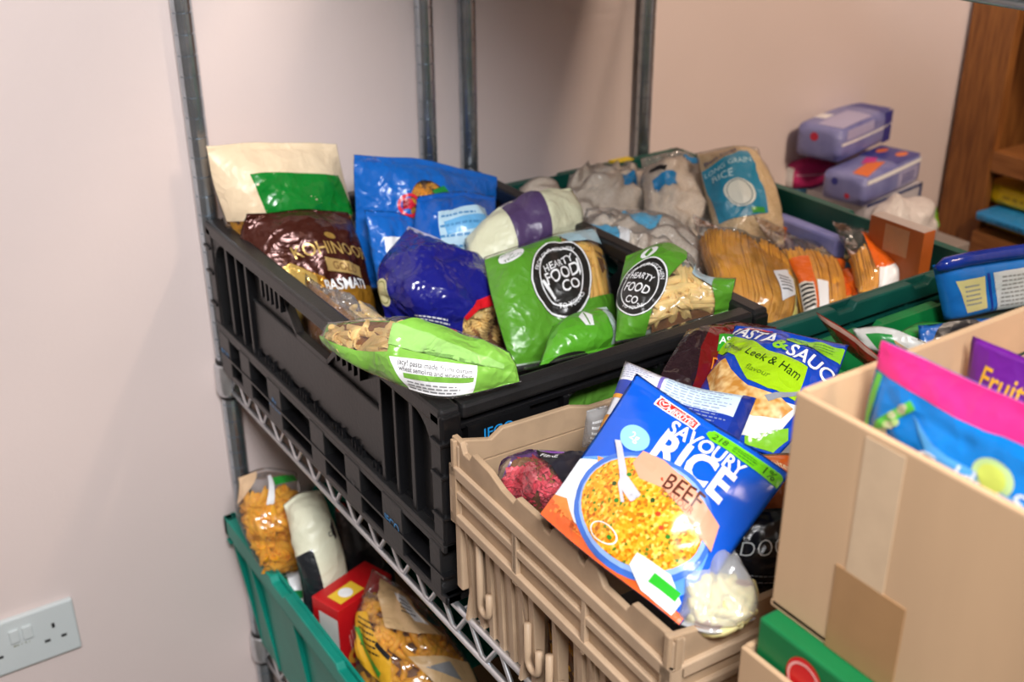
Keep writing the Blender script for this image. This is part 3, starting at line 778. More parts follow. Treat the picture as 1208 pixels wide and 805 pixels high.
# ------------------------------------------------------------------ cardboard boxes near the camera
M_card = mat('brown_cardboard', 'b99a79', rough=0.75, spec=0.2, var=0.05, vscale=18, stretch=(1, 1, .2))
M_card_in = mat('brown_cardboard_inside', 'c0a07e', rough=0.8, spec=0.15, var=0.06, vscale=14)
M_tape = mat('clear_brown_tape', 'c2a98b', rough=0.25, spec=0.5, var=.03, vscale=60)
M_tape2 = mat('brown_parcel_tape', '9c7852', rough=0.28, spec=0.5, var=.03, vscale=60)
cb = thing('cardboard_box', 'tall open cardboard box in the foreground holding pouches', 'box', (.62, .26, 1.1425))
KX0, KX1, KY0, KY1, KZ0, KZ1 = .458, .83, .10, .398, 1.143, 1.297
def slab(mb, x0, x1, y0, y1, z0, z1): mb.box(x0, x1, y0, y1, z0, z1)
MB().box(KX0, KX1, KY0, KY1, KZ0, KZ0+.004).build('bottom', M_card, cb)
o1 = MB().box(KX0, KX0+.005, KY0, KY1, KZ0, KZ1).build('side_panel', M_card, cb, bevel=.0015)
MB().box(KX1-.005, KX1, KY0, KY1, KZ0, KZ1).build('side_panel', M_card_in, cb, bevel=.0015)
# far panel with a hand slot
mb = MB(); hx0, hx1, hz0, hz1 = .655, .735, KZ1-.040, KZ1-.033
mb.box(KX0+.005, hx0, KY1-.005, KY1, KZ0, KZ1); mb.box(hx1, KX1-.005, KY1-.005, KY1, KZ0, KZ1); mb.box(hx0, hx1, KY1-.005, KY1, KZ0, hz0); mb.box(hx0, hx1, KY1-.005, KY1, hz1, KZ1)
mb.build('end_panel', M_card_in, cb)
MB().box(KX0+.005, KX1-.005, KY0, KY0+.005, KZ0, KZ1).build('end_panel', M_card, cb)
MB().box(KX0-.0006, KX0, .318, .345, KZ0+.045, KZ1-.004).build('tape_strip', M_tape, o1)
MB().box(KX0-.0008, KX0, .302, .352, KZ0, KZ0+.060).build('tape_strip', M_tape2, o1)

lb = thing('cardboard_carton', 'low cardboard carton under the green carton, in front of the tan crate', 'box', (.62, .27, ZB))
CX0, CX1, CY0, CY1, CZ1 = .437, .83, .09, .400, 1.117
MB().box(CX0, CX1, CY0, CY1, ZB, ZB+.004).build('bottom', M_card, lb)
MB().box(CX0, CX0+.004, CY0, CY1, ZB, CZ1).build('side_panel', M_card, lb, bevel=.001)
MB().box(CX1-.004, CX1, CY0, CY1, ZB, CZ1).build('side_panel', M_card, lb)
MB().box(CX0+.004, CX1-.004, CY1-.004, CY1, ZB, CZ1).build('end_panel', M_card, lb)
MB().box(CX0+.004, CX1-.004, CY0, CY0+.004, ZB, CZ1).build('end_panel', M_card, lb)
gb = thing('green_carton', 'dark green carton with a red oval badge, under the tall cardboard box', 'box', (.63, .27, ZB+.0045))
M_gcard = mat('green_printed_card', '0e6a38', rough=.4, spec=.4, var=.05)
gx0, gy1, gz1 = CX0+.0065, CY1-.0065, 1.1422
MB().box(gx0, CX1-.006, CY0+.006, gy1, ZB+.0045, gz1).build('carton_body', M_gcard, gb, bevel=.002)
q = quadpatch((gx0-.0004, gy1, gz1), (gx0-.0004, .2, gz1), (gx0-.0004, .2, 1.08), (gx0-.0004, gy1, 1.08), gb, 2)
q.disc('red_badge', (gy1-.352)/(gy1-.2), .34, .075, .085, mat('red_badge_ink', 'c9181c', rough=.4), 1)
q.ring('badge_rim', (gy1-.352)/(gy1-.2), .34, .060, .068, mat('pale_badge_ink', 'f0b0a8', rough=.4), 2)

# ------------------------------------------------------------------ table and bookcase at the right
M_wood = mat('brown_stained_wood', '96602f', rough=.45, spec=.4, col2='734420', vscale=10, stretch=(14, 14, 1.2), bump=.05, bscale=30)
M_wood_h = mat('brown_stained_board', 'a56c3c', rough=.45, spec=.4, col2='84532c', vscale=10, stretch=(14, 1.2, 14))
bk = thing('wooden_bookcase', 'tall brown wooden bookcase standing against the wall', 'bookcase', (2.15, .9, 0))
WX = 1.98
MB().box(WX, WX+.022, 1.300, 1.398, 0, 2.0).build('front_stile', M_wood, bk, bevel=.002)
MB().box(WX, WX+.022, .30, .398, 0, 2.0).build('front_stile', M_wood, bk, bevel=.002)
MB().box(WX+.022, 2.30, 1.376, 1.398, 0, 2.0).build('side_panel', M_wood, bk)
MB().box(WX+.022, 2.30, .30, .322, 0, 2.0).build('side_panel', M_wood, bk)
MB().box(2.30, 2.312, .30, 1.398, 0, 2.0).build('back_panel', M_wood_h, bk)
for zt, th in ((.805, .055), (.965, .042), (1.33, .03), (1.65, .03), (2.0, .022), (.42, .03), (.1, .03)):
    MB().box(WX-(.02 if zt == .805 else -.001), 2.30, .322, 1.300, zt-th, zt).build('shelf_board', M_wood_h, bk, bevel=.002)
st = thing('side_table', 'grey topped side table behind the teal crate', 'table', (1.5, 1.25, 0))
M_lam = mat('grey_laminate', '948a84', rough=.4)
MB().box(1.27, 1.69, 1.12, 1.395, .872, .895).build('table_top', M_lam, st, bevel=.003)
for x in (1.29, 1.67):
    for y in (1.14, 1.37): MB().box(x-.015, x+.015, y-.015, y+.015, 0, .872).build('leg', M_lam, st)
# ------------------------------------------------------------------ goods: shared pieces
def rows(*rs):
    """control sheet; each point (px, py, 'y1.2') is the place seen there on that plane"""
    out = []
    for r in rs:
        out.append([np.array(q[1:]) if q[0] == 'P' else V(q[0], q[1], **{q[2][0]: float(q[2][1:])}) for q in r])
    return out
def inner(bag, name, m, v0=.12, v1=.95, u0=.03, u1=.97, sh=.0012, n=26):
    """loose contents pressed against the inside of the film: one closed body"""
    uv = np.array([[u0+(u1-u0)*i/n, v0+(v1-v0)*j/n] for j in range(n+1) for i in range(n+1)])
    pf = bag.front.at(uv, -sh); pb = bag.back.at(uv, -sh)
    g = lambda j, i: j*(n+1)+i
    for j in range(n+1):
        for i in range(n+1):
            if i in (0, n) or j in (0, n):
                mdl = (pf[g(j, i)]+pb[g(j, i)])/2; pf[g(j, i)] = mdl; pb[g(j, i)] = mdl
    N_ = len(pf); fs = []
    for j in range(n):
        for i in range(n):
            q = (g(j, i), g(j, i+1), g(j+1, i+1), g(j+1, i)); fs.append(q[::-1]); fs.append(tuple(N_+k for k in q))
    return mob(name, np.concatenate([pf, pb]), fs, m, bag.root, smooth=True, kind='stuff')
def strands(bag, m, n=60, v0=.2, v1=.97, u0=.05, u1=.95, r=.0014, seed=1, name='spaghetti', layers=2):
    rnd = random.Random(seed); mb = MB(); sh = bag.G.shape
    for l in range(layers):
        for k in range(n):
            u = u0+(u1-u0)*(k+.5*rnd.random())/n; du = rnd.uniform(-.02, .02); a = v0+rnd.uniform(0, .06)
            uv = np.array([[u+du*(q-.5), a+(v1-a)*q] for q in (0, .2, .4, .6, .8, 1)])
            P = bag.front.at(uv, 0); B = bag.back.at(uv, 0); dv = P-B; ln = np.linalg.norm(dv, axis=1, keepdims=True)+1e-9
            mb.tube(list(P-dv/ln*np.minimum(r*1.6+l*r*2.2, ln*.5)), r, 5, caps=False)
    return mb.build(name, m, bag.root, smooth=True, kind='stuff')
FILM = film('clear_film', haze=.025)
FILM2 = film('clear_film_crumpled', haze=.11, crinkle=1.0, scale=70, gloss=.40)
FILM3 = film('milky_film', haze=.30, crinkle=.6, scale=50, gloss=.16)
M_penne = mat('dry_pasta_yellow', 'ecb95a', rough=.55, spec=.3, var=.12, vscale=60, sub=.15)
M_penne2 = mat('dry_pasta_deep_yellow', 'e8a428', rough=.55, spec=.3, var=.14, vscale=60, sub=.15)
M_pale = mat('dry_pasta_pale', 'efcb86', rough=.55, spec=.3, var=.12, vscale=60, sub=.15)
M_fus = mat('dry_egg_pasta', 'ecca7c', rough=.55, var=.14, vscale=60)
M_rice = mat('white_rice_grains', 'efe2d2', rough=.7, col2='d8c6b0', vscale=420, bump=.25, bscale=420, detail=2)
M_rice2 = mat('brown_rice_grains', 'dcc6a0', rough=.7, col2='bfa57c', vscale=420, bump=.25, bscale=420, detail=2)
M_spag = mat('dry_noodle_golden', 'd1922e', rough=.5, col2='b87418', vscale=120, bump=.4, bscale=120, stretch=(1, 1, .25))
M_rednood = mat('red_lentil_pasta', 'cc3a4c', rough=.5, var=.2, vscale=60)
M_cream = ink('ecd6b4', rough=.4); M_white = ink('eef0ee', rough=.35); M_black = ink('161616', rough=.35)
WHITE = ink('f6f7f8', rough=.35, crinkle=.15); BLACK = ink('141518', rough=.35, crinkle=.15); GREY = ink('8d8f92', rough=.4, crinkle=.1)

# ---- black crate, from the wall forward
b = Bag('pasta_bag', 'cream topped pasta bag with green band, far left corner of the black crate', 'bag',
        rows([(244, 170, 'y1.345'), (318, 167, 'y1.350'), (396, 170, 'y1.345')], [(256, 232, 'y1.335'), (330, 232, 'y1.325'), (412, 240, 'y1.335')], [(272, 300, 'y1.32'), (345, 300, 'y1.31'), (420, 300, 'y1.32')]),
        .028, FILM, seed=1, wr=.005, seal=(.05, .05), edge=.006)
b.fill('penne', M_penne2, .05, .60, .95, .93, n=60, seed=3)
b.front.poly('cream_panel', [(.003, .003), (.997, .003), (.99, .62), (.02, .70)], M_cream, 1)
b.front.poly('green_band', [(.27, .29), (.93, .28), (.985, .62), (.33, .64)], ink('12802c', rough=.25, crinkle=.35), 2)
b.back.rect('cream_back', .01, .03, .99, .75, M_cream, 1)

b = Bag('rice_bag', 'brown and gold foil basmati rice bag against the long black wall', 'bag',
        rows([(293, 252, 'y1.285'), (350, 247, 'y1.29'), (410, 252, 'y1.285')], [(287, 290, 'y1.285'), (360, 285, 'y1.265'), (428, 298, 'y1.255')],
             [(310, 345, 'y1.25'), (375, 342, 'y1.235'), (440, 350, 'y1.225')], [(345, 405, 'y1.22'), (395, 405, 'y1.21'), (445, 400, 'y1.20')]),
        .03, ink('4b2219', rough=.24, crinkle=.35, metal=.35), seed=2, wr=.006, seal=(.04, .04), part='foil')
b.front.poly('gold_base', [(.02, .62), (.30, .52), (.62, .66), (.98, .60), (.98, .96), (.02, .96)], ink('c58a2e', rough=.22, crinkle=.4, metal=.5), 1)
b.front.poly('gold_flash', [(.10, .60), (.30, .52), (.46, .60), (.40, .96), (.1, .96)], ink('e7c26c', rough=.22, crinkle=.4, metal=.5), 2)
b.front.text('KOHINOOR', .66, .41, .13, ink('d9b468', rough=.25, crinkle=.1, metal=.4), 3, rot=.16, sx=.9, bold=0.0066)
b.front.disc('crest', .64, .325, .045, .025, ink('caa252', rough=.25, crinkle=.1, metal=.5), 3)
b.front.rect('gold_plate', .55, .49, .86, .57, ink('c9a766', rough=.3, crinkle=.1, metal=.3), 3); b.front.text('GOLD', .705, .53, .075, ink('6b3a1c', crinkle=.1), 4)
b.front.text('BASMATI', .68, .635, .095, WHITE, 4, rot=.14, bold=0.0165)

BLUE = ink('1668c4', rough=.28, crinkle=.35); BLUE2 = ink('0f5cb8', rough=.28, crinkle=.35)
b = Bag('pasta_bag', 'large bright blue pasta bag with a window, standing at the back of the black crate', 'bag',
        rows([(417, 183, 'y1.29'), (500, 188, 'y1.30'), (586, 209, 'y1.285')], [(420, 255, 'y1.285'), (505, 258, 'y1.27'), (588, 262, 'y1.27')], [(428, 345, 'y1.27'), (505, 340, 'y1.255'), (588, 320, 'y1.25')]),
        .03, FILM, seed=3, wr=.005, seal=(.05, .05), edge=.005)
b.fill('fusilli', M_penne2, .2, .2, .7, .75, n=45, seed=5, r=.005)
win = ell(.44, .40, .13, .16, b.front.A, 24)
out = [(.005, .035), (.995, .035), (.995, .97), (.005, .97)]
# blue panel with a round window: ring of quads from window to panel edge
def holed(bag, name, hole, m, layer, box=(.003, .003, .997, .97), surf=None):
    u0, v0, u1, v1 = box; n = len(hole); cx = sum(q[0] for q in hole)/n; cy = sum(q[1] for q in hole)/n; vs = list(hole); fs = []
    outer = []
    for q in hole:
        dx, dy = q[0]-cx, q[1]-cy; t = 1e9
        if dx > 1e-6: t = min(t, (u1-cx)/dx)
        if dx < -1e-6: t = min(t, (u0-cx)/dx)
        if dy > 1e-6: t = min(t, (v1-cy)/dy)
        if dy < -1e-6: t = min(t, (v0-cy)/dy)
        outer.append((cx+dx*t, cy+dy*t))
    vs += outer
    for i in range(n): fs.append((i, (i+1) % n, n+(i+1) % n, n+i))
    for c in ((u0, v0), (u1, v0), (u1, v1), (u0, v1)):
        for i in range(n):
            a, d = outer[i], outer[(i+1) % n]
            on = lambda p, q: (abs(p[0]-q[0]) < 1e-6) or (abs(p[1]-q[1]) < 1e-6)
            if on(a, c) and on(d, c) and abs((a[0]-c[0])*(d[1]-c[1])-(a[1]-c[1])*(d[0]-c[0])) > 1e-9 and abs(a[0]-c[0])+abs(a[1]-c[1]) < .9 and abs(d[0]-c[0])+abs(d[1]-c[1]) < .9:
                vs.append(c); fs.append((n+i, n+(i+1) % n, len(vs)-1))
    return (surf or bag.front).raw(name, vs, fs, m, layer)
holed(b, 'blue_panel', win, BLUE, 1)
b.back.rect('blue_back', .005, .035, .995, .97, BLUE2, 1)
b.front.poly('green_leaf', [(.47, .30), (.55, .25), (.60, .33), (.52, .37)], ink('1f8a3c', crinkle=.2), 2)
b.front.arctext('e', .30, .40, .01, .20, ink('e0263c', crinkle=.1), 0, 2, bold=0.0110)
b.front.ring('red_swirl', .31, .41, .055, .075, ink('e0263c', crinkle=.1), 2)
b = Bag('pasta_bag', 'smaller blue bag with a pale cartoon box panel, leaning on the large blue bag', 'bag',
        rows([(492, 231, 'y1.225'), (540, 226, 'y1.23'), (587, 232, 'y1.225')], [(488, 285, 'y1.20'), (540, 280, 'y1.19'), (588, 285, 'y1.195')], [(495, 335, 'y1.18'), (540, 335, 'y1.18'), (585, 330, 'y1.18')]),
        .02, BLUE2, seed=4, wr=.006, seal=(.07, .04), part='film')
b.front.poly('pale_panel', [(.22, .26), (.78, .22), (.74, .62), (.30, .66)], ink('bfe0f2', crinkle=.2), 1)
b.front.poly('blue_stripe', [(.30, .36), (.72, .32), (.70, .44), (.34, .48)], ink('6db4e6', crinkle=.2), 2)
b.front.lines('small_print', .26, .30, .70, 4, .09, .02, ink('4d8fc4', crinkle=.1), 3)
b = Bag('pasta_bag', 'crumpled blue bag end with a white price label, beside the foil rice bag', 'bag',
        rows([(431, 245, 'y1.245'), (470, 250, 'y1.245'), (505, 268, 'y1.24')], [(436, 300, 'y1.225'), (475, 305, 'y1.215'), (515, 310, 'y1.21')], [(446, 350, 'y1.21'), (480, 352, 'y1.205'), (515, 350, 'y1.20')]),
        .015, BLUE, seed=5, wr=.006, part='film')
b.front.poly('white_label', [(.18, .30), (.56, .28), (.55, .58), (.20, .60)], WHITE, 1)

b = Bag('pasta_bag', 'crumpled empty looking clear bag end against the long black wall', 'bag',
        rows([(372, 335, 'y1.17'), (400, 345, 'y1.17'), (425, 360, 'y1.15')], [(385, 372, 'y1.13'), (415, 372, 'y1.12'), (455, 380, 'y1.10')], [(395, 400, 'y1.10'), (425, 398, 'y1.09'), (460, 395, 'y1.08')]),
        .016, FILM2, seed=6, wr=.010, edge=.012, freq=1.6, seal=(.05, .02))
b.fill('penne', M_pale, .25, .55, .9, .95, n=16, seed=2, core=False)

NAVY = ink('1d1f7e', rough=.2, crinkle=.45)
b = Bag('pasta_bag', 'glossy navy blue pasta bag with a red edged window, in the black crate', 'bag',
        rows([(482, 265, 'y1.19'), (530, 288, 'y1.16'), (576, 322, 'y1.135')], [(446, 318, 'y1.15'), (520, 340, 'y1.09'), (612, 350, 'y1.08')], [(452, 378, 'y1.12'), (525, 398, 'y1.05'), (606, 424, 'y1.03')]),
        .034, FILM, seed=7, wr=.008, seal=(.05, .03), edge=.005)
b.fill('fusilli', M_fus, .5, .4, .97, .97, n=46, seed=8, r=.0052, L=.032)
b.front.poly('navy_panel', [(.005, .05), (.995, .05), (.995, .46), (.90, .50), (.66, .66), (.60, .80), (.62, .97), (.01, .97)], NAVY, 1)
b.front.poly('red_strip', [(.995, .46), (.995, .56), (.90, .59), (.67, .73), (.62, .82), (.60, .80), (.66, .66), (.90, .50)], ink('e0202a', crinkle=.25), 2)
b.front.poly('red_strip', [(.34, .90), (.58, .91), (.58, .95), (.34, .94)], ink('e0202a', crinkle=.25), 2)
b.front.lines('small_print', .32, .84, .56, 2, .03, .012, WHITE, 3)
b.front.rect('pale_seal', .0, .0, 1.0, .045, ink('b9bbd8', rough=.25, crinkle=.4), 1)
b.back.rect('navy_back', .005, .03, .995, .97, NAVY, 1)
b.front.disc('cream_emblem', .06, .72, .075, .11, ink('d8d2a0', crinkle=.2), 2); b.front.ring('emblem_rim', .06, .72, .055, .062, ink('8a8a4a', crinkle=.2), 3, ratio=1.45)

b = Bag('pasta_bag', 'cream coloured bag with a broad dull purple band, beside the far green crate', 'bag',
        rows([(548, 283, 'y1.16'), (592, 243, 'y1.165'), (630, 230, 'y1.16'), (672, 222, 'y1.145')], [(550, 298, 'y1.13'), (605, 268, 'y1.125'), (640, 250, 'y1.12'), (686, 246, 'y1.12')], [(556, 318, 'y1.10'), (615, 302, 'y1.095'), (650, 290, 'y1.09'), (690, 280, 'y1.09')]),
        .02, ink('dfe0c0', rough=.4, crinkle=.3), seed=8, wr=.005, part='film')
b.front.poly('purple_band', [(.31, .01), (.66, .01), (.66, .99), (.30, .99)], ink('54406a', rough=.35, crinkle=.3), 1)

HG = ink('5a9c2c', rough=.3, crinkle=.35)
def hearty(bag, lu, lv, lr, rot, ratio=1.18):
    f = bag.front
    f.disc('logo_disc', lu, lv, lr, lr*ratio, ink('262422', rough=.3, crinkle=.3), 3)
    f.ring('logo_ring', lu, lv, lr*.985, lr*.94, WHITE, 4, ratio); f.ring('logo_ring', lu, lv, lr*.735, lr*.70, WHITE, 4, ratio)
b = Bag('pasta_bag', 'green penne bag standing upright with a round dark kitchen logo', 'bag',
        rows([(571, 303, 'y1.075'), (632, 283, 'y1.08'), (702, 267, 'y1.065')], [(583, 362, 'y1.02'), (650, 345, 'y1.02'), (720, 325, 'y1.01')], [(607, 440, 'y.965'), (670, 425, 'y.965'), (735, 405, 'y.955')]),
        .027, FILM, seed=9, wr=.004, pu=3.5, pv=4, seal=(.04, .05), edge=.004)
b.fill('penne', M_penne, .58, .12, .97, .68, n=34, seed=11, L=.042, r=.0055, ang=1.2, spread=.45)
b.front.poly('green_panel', [(.005, .035), (.66, .035), (.64, .25), (.70, .45), (.74, .66), (.995, .64), (.995, .96), (.005, .96)], HG, 1)
b.front.poly('pale_window_tint', [(.67, .04), (.96, .04), (.985, .22), (.69, .22)], ink('a8c8d2', crinkle=.3), 1)
b.back.rect('pale_back', .01, .04, .99, .96, ink('cfd8cf', crinkle=.2), 1)
hearty(b, .535, .45, .27, 0)
b.front.arctext('FROM OUR KITCHEN', .535, .45, .226, .05, WHITE, math.pi*.56, 5, bold=0.0055, sx=.92)
b.front.arctext('TO YOURS', .535, .45, .226, .05, WHITE, -math.pi*.45, 5, inside=True, bold=0.0055)
b.front.text('HEARTY', .535, .365, .088, WHITE, 5, rot=.10, bold=0.0083, sx=.85); b.front.text('FOOD', .545, .445, .135, WHITE, 5, rot=.08, bold=0.0110, sx=.85); b.front.text('CO', .60, .535, .115, WHITE, 5, bold=0.0110)
b.front.poly('knife_print', [(.69, .375), (.705, .37), (.715, .47), (.70, .495)], WHITE, 5); b.front.poly('fork_print', [(.345, .46), (.365, .455), (.42, .54), (.45, .59), (.435, .60), (.375, .52)], WHITE, 5)
b.front.disc('maker_disc', .19, .135, .10, .085, WHITE, 2); b.front.text('Exclusively\nat\nTESCO', .19, .135, .045, ink('3a6a2a', crinkle=.1), 3)
b.front.text('PENNE', .62, .80, .11, WHITE, 3, bold=0.0110)
b = Bag('pasta_bag', 'folded green bag end with white leaf mark, before the upright penne bag', 'bag',
        rows([(652, 384, 'y.93'), (685, 368, 'y.93'), (716, 361, 'y.925')], [(645, 405, 'y.905'), (690, 395, 'y.895'), (726, 386, 'y.90')], [(636, 432, 'y.885'), (690, 420, 'y.88'), (734, 412, 'y.88')]),
        .012, ink('58a62a', rough=.28, crinkle=.4), seed=10, wr=.004, part='film')
b.front.poly('leaf_print', [(.42, .28), (.52, .12), (.60, .30), (.55, .52), (.46, .50)], WHITE, 2); b.front.poly('leaf_vein', [(.50, .18), (.52, .18), (.515, .5), (.50, .5)], HG, 3)
b.front.disc('logo_disc', .30, 1.0, .20, .10, ink('262422', rough=.3, crinkle=.3), 2); b.front.rect('clear_edge', .80, .03, .98, .9, ink('bccfc8', rough=.15, crinkle=.5), 1)
b = Bag('pasta_bag', 'green and clear penne bag lying on its side against the near black wall', 'bag',
        rows([(738, 300, 'y.925'), (790, 285, 'y.915'), (822, 322, 'y.875'), (867, 328, 'y.818')], [(730, 350, 'y.895'), (770, 345, 'y.875'), (815, 352, 'y.85'), (866, 348, 'y.815')], [(724, 408, 'y.865'), (765, 398, 'y.85'), (810, 384, 'y.83'), (862, 368, 'y.812')]),
        .024, FILM, seed=11, wr=.004, pu=4, pv=4, seal=(.03, .03), edge=.004)
b.fill('penne', M_pale, .36, .22, .87, .96, n=38, seed=12, L=.036, r=.0052, ang=.3, spread=.8)
b.front.poly('green_panel', [(.005, .02), (.44, .02), (.48, .22), (.36, .62), (.30, .97), (.005, .97)], HG, 1)
b.front.poly('green_end', [(.88, .03), (.995, .03), (.995, .97), (.88, .97)], HG, 1); b.front.poly('pale_window_tint', [(.60, .06), (.88, .06), (.88, .40), (.62, .34)], ink('a9c4cc', crinkle=.3), 1)
b.back.rect('pale_back', .01, .04, .99, .96, ink('b9c6b9', crinkle=.2), 1)
hearty(b, .205, .52, .215, -.4, 1.2)
b.front.arctext('FROM OUR KITCHEN', .205, .52, .180, .042, WHITE, math.pi*.42, 5, bold=0.0055, sx=.95); b.front.arctext('TO YOURS', .205, .52, .180, .042, WHITE, -math.pi*.58, 5, inside=True, bold=0.0055)
b.front.text('HEARTY', .222, .44, .066, WHITE, 5, rot=-.42, bold=0.0083, sx=.9); b.front.text('FOOD', .197, .53, .10, WHITE, 5, rot=-.42, bold=0.0110, sx=.85); b.front.text('CO.', .170, .63, .085, WHITE, 5, rot=-.42, bold=0.0110)
b.front.disc('leaf_badge', .20, .18, .065, .065, WHITE, 3); b.front.poly('leaf_print', [(.17, .20), (.20, .12), (.23, .18), (.20, .24)], HG, 4)

LG = ink('7fba48', rough=.28, crinkle=.4)
b = Bag('pasta_bag', 'lime green and clear pasta bag flopped over the black crate corner', 'bag',
        rows([(384, 378, 'z1.145'), (440, 372, 'z1.165'), (530, 385, 'z1.165'), (600, 415, 'z1.150')], [(378, 396, 'z1.130'), (436, 405, 'z1.150'), (525, 425, 'z1.150'), (612, 432, 'z1.136')], [(384, 410, 'z1.122'), (440, 443, 'z1.122'), (522, 473, 'z1.122'), (616, 450, 'z1.124')]),
        .016, FILM, nu=44, seed=12, wr=.005, seal=(.03, .03), edge=.005, pu=3.0)
b.fill('penne', M_pale, .06, .10, .55, .62, n=30, seed=14, L=.034, r=.0047)
b.front.poly('green_band', [(.01, .55), (.10, .52), (.30, .62), (.46, .58), (.48, .30), (.56, .06), (.99, .05), (.99, .97), (.01, .97)], LG, 1)
b.back.rect('green_back', .01, .04, .99, .96, LG, 1)
b.front.poly('milky_fold', [(.46, .32), (.60, .30), (.92, .52), (.92, .62), (.62, .48), (.46, .52)], ink('98cc70', rough=.18, crinkle=.5), 2)
b.front.poly('white_label', [(.47, .62), (.80, .60), (.80, .96), (.52, .98)], WHITE, 2)
b.front.text('(acy! pasta made from durum', .64, .675, .030, BLACK, 3, rot=-.03, fit=.28); b.front.text('wheat semolina and wheat flour.', .645, .73, .030, BLACK, 3, rot=-.03, fit=.28)
b.front.poly('green_stripe', [(.52, .77), (.79, .75), (.79, .81), (.52, .83)], LG, 3); b.front.lines('small_print', .53, .86, .78, 3, .035, .015, GREY, 3)

b = Bag('pasta_bag', 'gold and clear packet seen through the side hand hole of the black crate', 'bag',
        rows([('P', .475, 1.16, 1.105), ('P', .475, 1.0, 1.105)], [('P', .465, 1.16, .985), ('P', .465, 1.0, .985)]), .014, FILM2, seed=13, wr=.005, nu=18, nv=18)
inner(b, 'golden_pasta', M_spag, .05, .95)
b = Bag('salad_pasta_bag', 'plain green bag seen through the near hand hole of the black crate', 'bag',
        rows([('P', .56, .812, 1.10), ('P', .74, .812, 1.10)], [('P', .56, .822, .99), ('P', .74, .822, .99)]), .012, ink('5a8f33', rough=.25, crinkle=.4), seed=14, wr=.004, nu=18, nv=18, part='film')
# ---- dark teal crate: rice and noodles
RB = ink('1b86c4', rough=.3, crinkle=.3); RB2 = ink('5fb6e0', rough=.3, crinkle=.3)
b = Bag('rice_bag', 'crumpled clear bag of white rice by the far rim of the teal crate', 'bag',
        rows([(672, 208, 'y1.30'), (715, 196, 'y1.31'), (752, 200, 'y1.29')], [(668, 240, 'y1.25'), (715, 230, 'y1.24'), (765, 235, 'y1.23')], [(675, 290, 'y1.19'), (720, 280, 'y1.18'), (770, 280, 'y1.17')]),
        .03, FILM2, pu=3.6, pv=3.6, seed=21, wr=.011, freq=1.5, edge=.010, group='bags of white rice'); inner(b, 'rice', M_rice, .12, .96)
b.front.poly('blue_print', [(.55, .42), (.80, .38), (.82, .52), (.6, .56)], RB, 1)
b = Bag('rice_bag', 'thin clear bag of white rice peeping over the black crate wall', 'bag',
        rows([(612, 222, 'y1.30'), (640, 212, 'y1.30'), (664, 222, 'y1.29')], [(608, 250, 'y1.25'), (640, 245, 'y1.25'), (670, 248, 'y1.25')]), .02, FILM2, seed=22, wr=.006, edge=.006, nu=20, nv=20); inner(b, 'rice', M_rice, .1, .96)
b = Bag('rice_bag', 'clear upright bag of white rice with blue print, beside the long grain bag', 'bag',
        rows([(756, 188, 'y1.245'), (795, 178, 'y1.25'), (824, 185, 'y1.24')], [(757, 225, 'y1.20'), (798, 222, 'y1.19'), (840, 228, 'y1.19')], [(765, 285, 'y1.13'), (805, 285, 'y1.12'), (858, 285, 'y1.12')]),
        .03, FILM2, pu=3.6, pv=3.6, seed=23, wr=.011, freq=1.5, edge=.008, group='bags of white rice'); inner(b, 'rice', M_rice, .14, .96)
b.front.poly('blue_print', [(.66, .06), (.82, .12), (.95, .30), (.80, .26)], RB, 1); b.front.poly('blue_print', [(.12, .50), (.42, .48), (.40, .60), (.16, .62)], RB, 1); b.front.poly('dark_print', [(.10, .34), (.30, .44), (.28, .48), (.08, .38)], BLACK, 1)
b = Bag('rice_bag', 'bag with a white top and blue print tucked between the white rice bags', 'bag',
        rows([(722, 202, 'y1.27'), (760, 196, 'y1.27')], [(724, 235, 'y1.24'), (768, 232, 'y1.24')], [(735, 270, 'y1.20'), (775, 268, 'y1.20')]), .018, FILM3, seed=24, wr=.006, edge=.006, nu=20, nv=22); inner(b, 'rice', M_rice, .1, .96)
b.front.poly('white_top', [(.05, .05), (.95, .05), (.95, .42), (.05, .46)], ink('d8cabb', crinkle=.3), 1); b.front.poly('blue_print', [(.12, .48), (.85, .44), (.85, .72), (.2, .80)], RB, 1)
b = Bag('rice_bag', 'clear bag of white rice lying flat in front of the upright rice bags', 'bag',
        rows([(690, 246, 'y1.17'), (740, 246, 'y1.15'), (800, 262, 'y1.11'), (828, 300, 'y1.08')], [(690, 268, 'y1.13'), (735, 285, 'y1.08'), (785, 305, 'y1.03'), (832, 325, 'y1.0')], [(700, 285, 'y1.08'), (735, 310, 'y1.02'), (775, 340, 'y.97'), (828, 352, 'y.95')]),
        .024, FILM2, seed=25, wr=.011, freq=1.5, edge=.006, group='bags of white rice'); inner(b, 'rice', M_rice, .06, .97)
b.front.poly('blue_print', [(.02, .55), (.25, .60), (.26, .85), (.05, .8)], RB2, 1); b.front.poly('blue_print', [(.30, .12), (.55, .14), (.52, .40), (.34, .36)], RB2, 1); b.front.poly('white_print', [(.26, .60), (.34, .62), (.34, .85), (.26, .83)], WHITE, 1)
b = Bag('rice_bag', 'pale brown bag of long grain rice with a blue label, tallest in the teal crate', 'bag',
        rows([(820, 180, 'y1.185'), (860, 171, 'y1.19'), (893, 176, 'y1.18')], [(830, 230, 'y1.14'), (875, 225, 'y1.12'), (916, 232, 'y1.12')], [(848, 300, 'y1.07'), (895, 298, 'y1.06'), (936, 290, 'y1.06')]),
        .032, FILM, seed=26, wr=.006, seal=(.03, .04)); inner(b, 'rice', M_rice2, .03, .97, sh=.001)
b.front.poly('blue_label', [(.02, .27), (.55, .22), (.58, .74), (.06, .78)], ink('2484a8', rough=.35, crinkle=.25), 1)
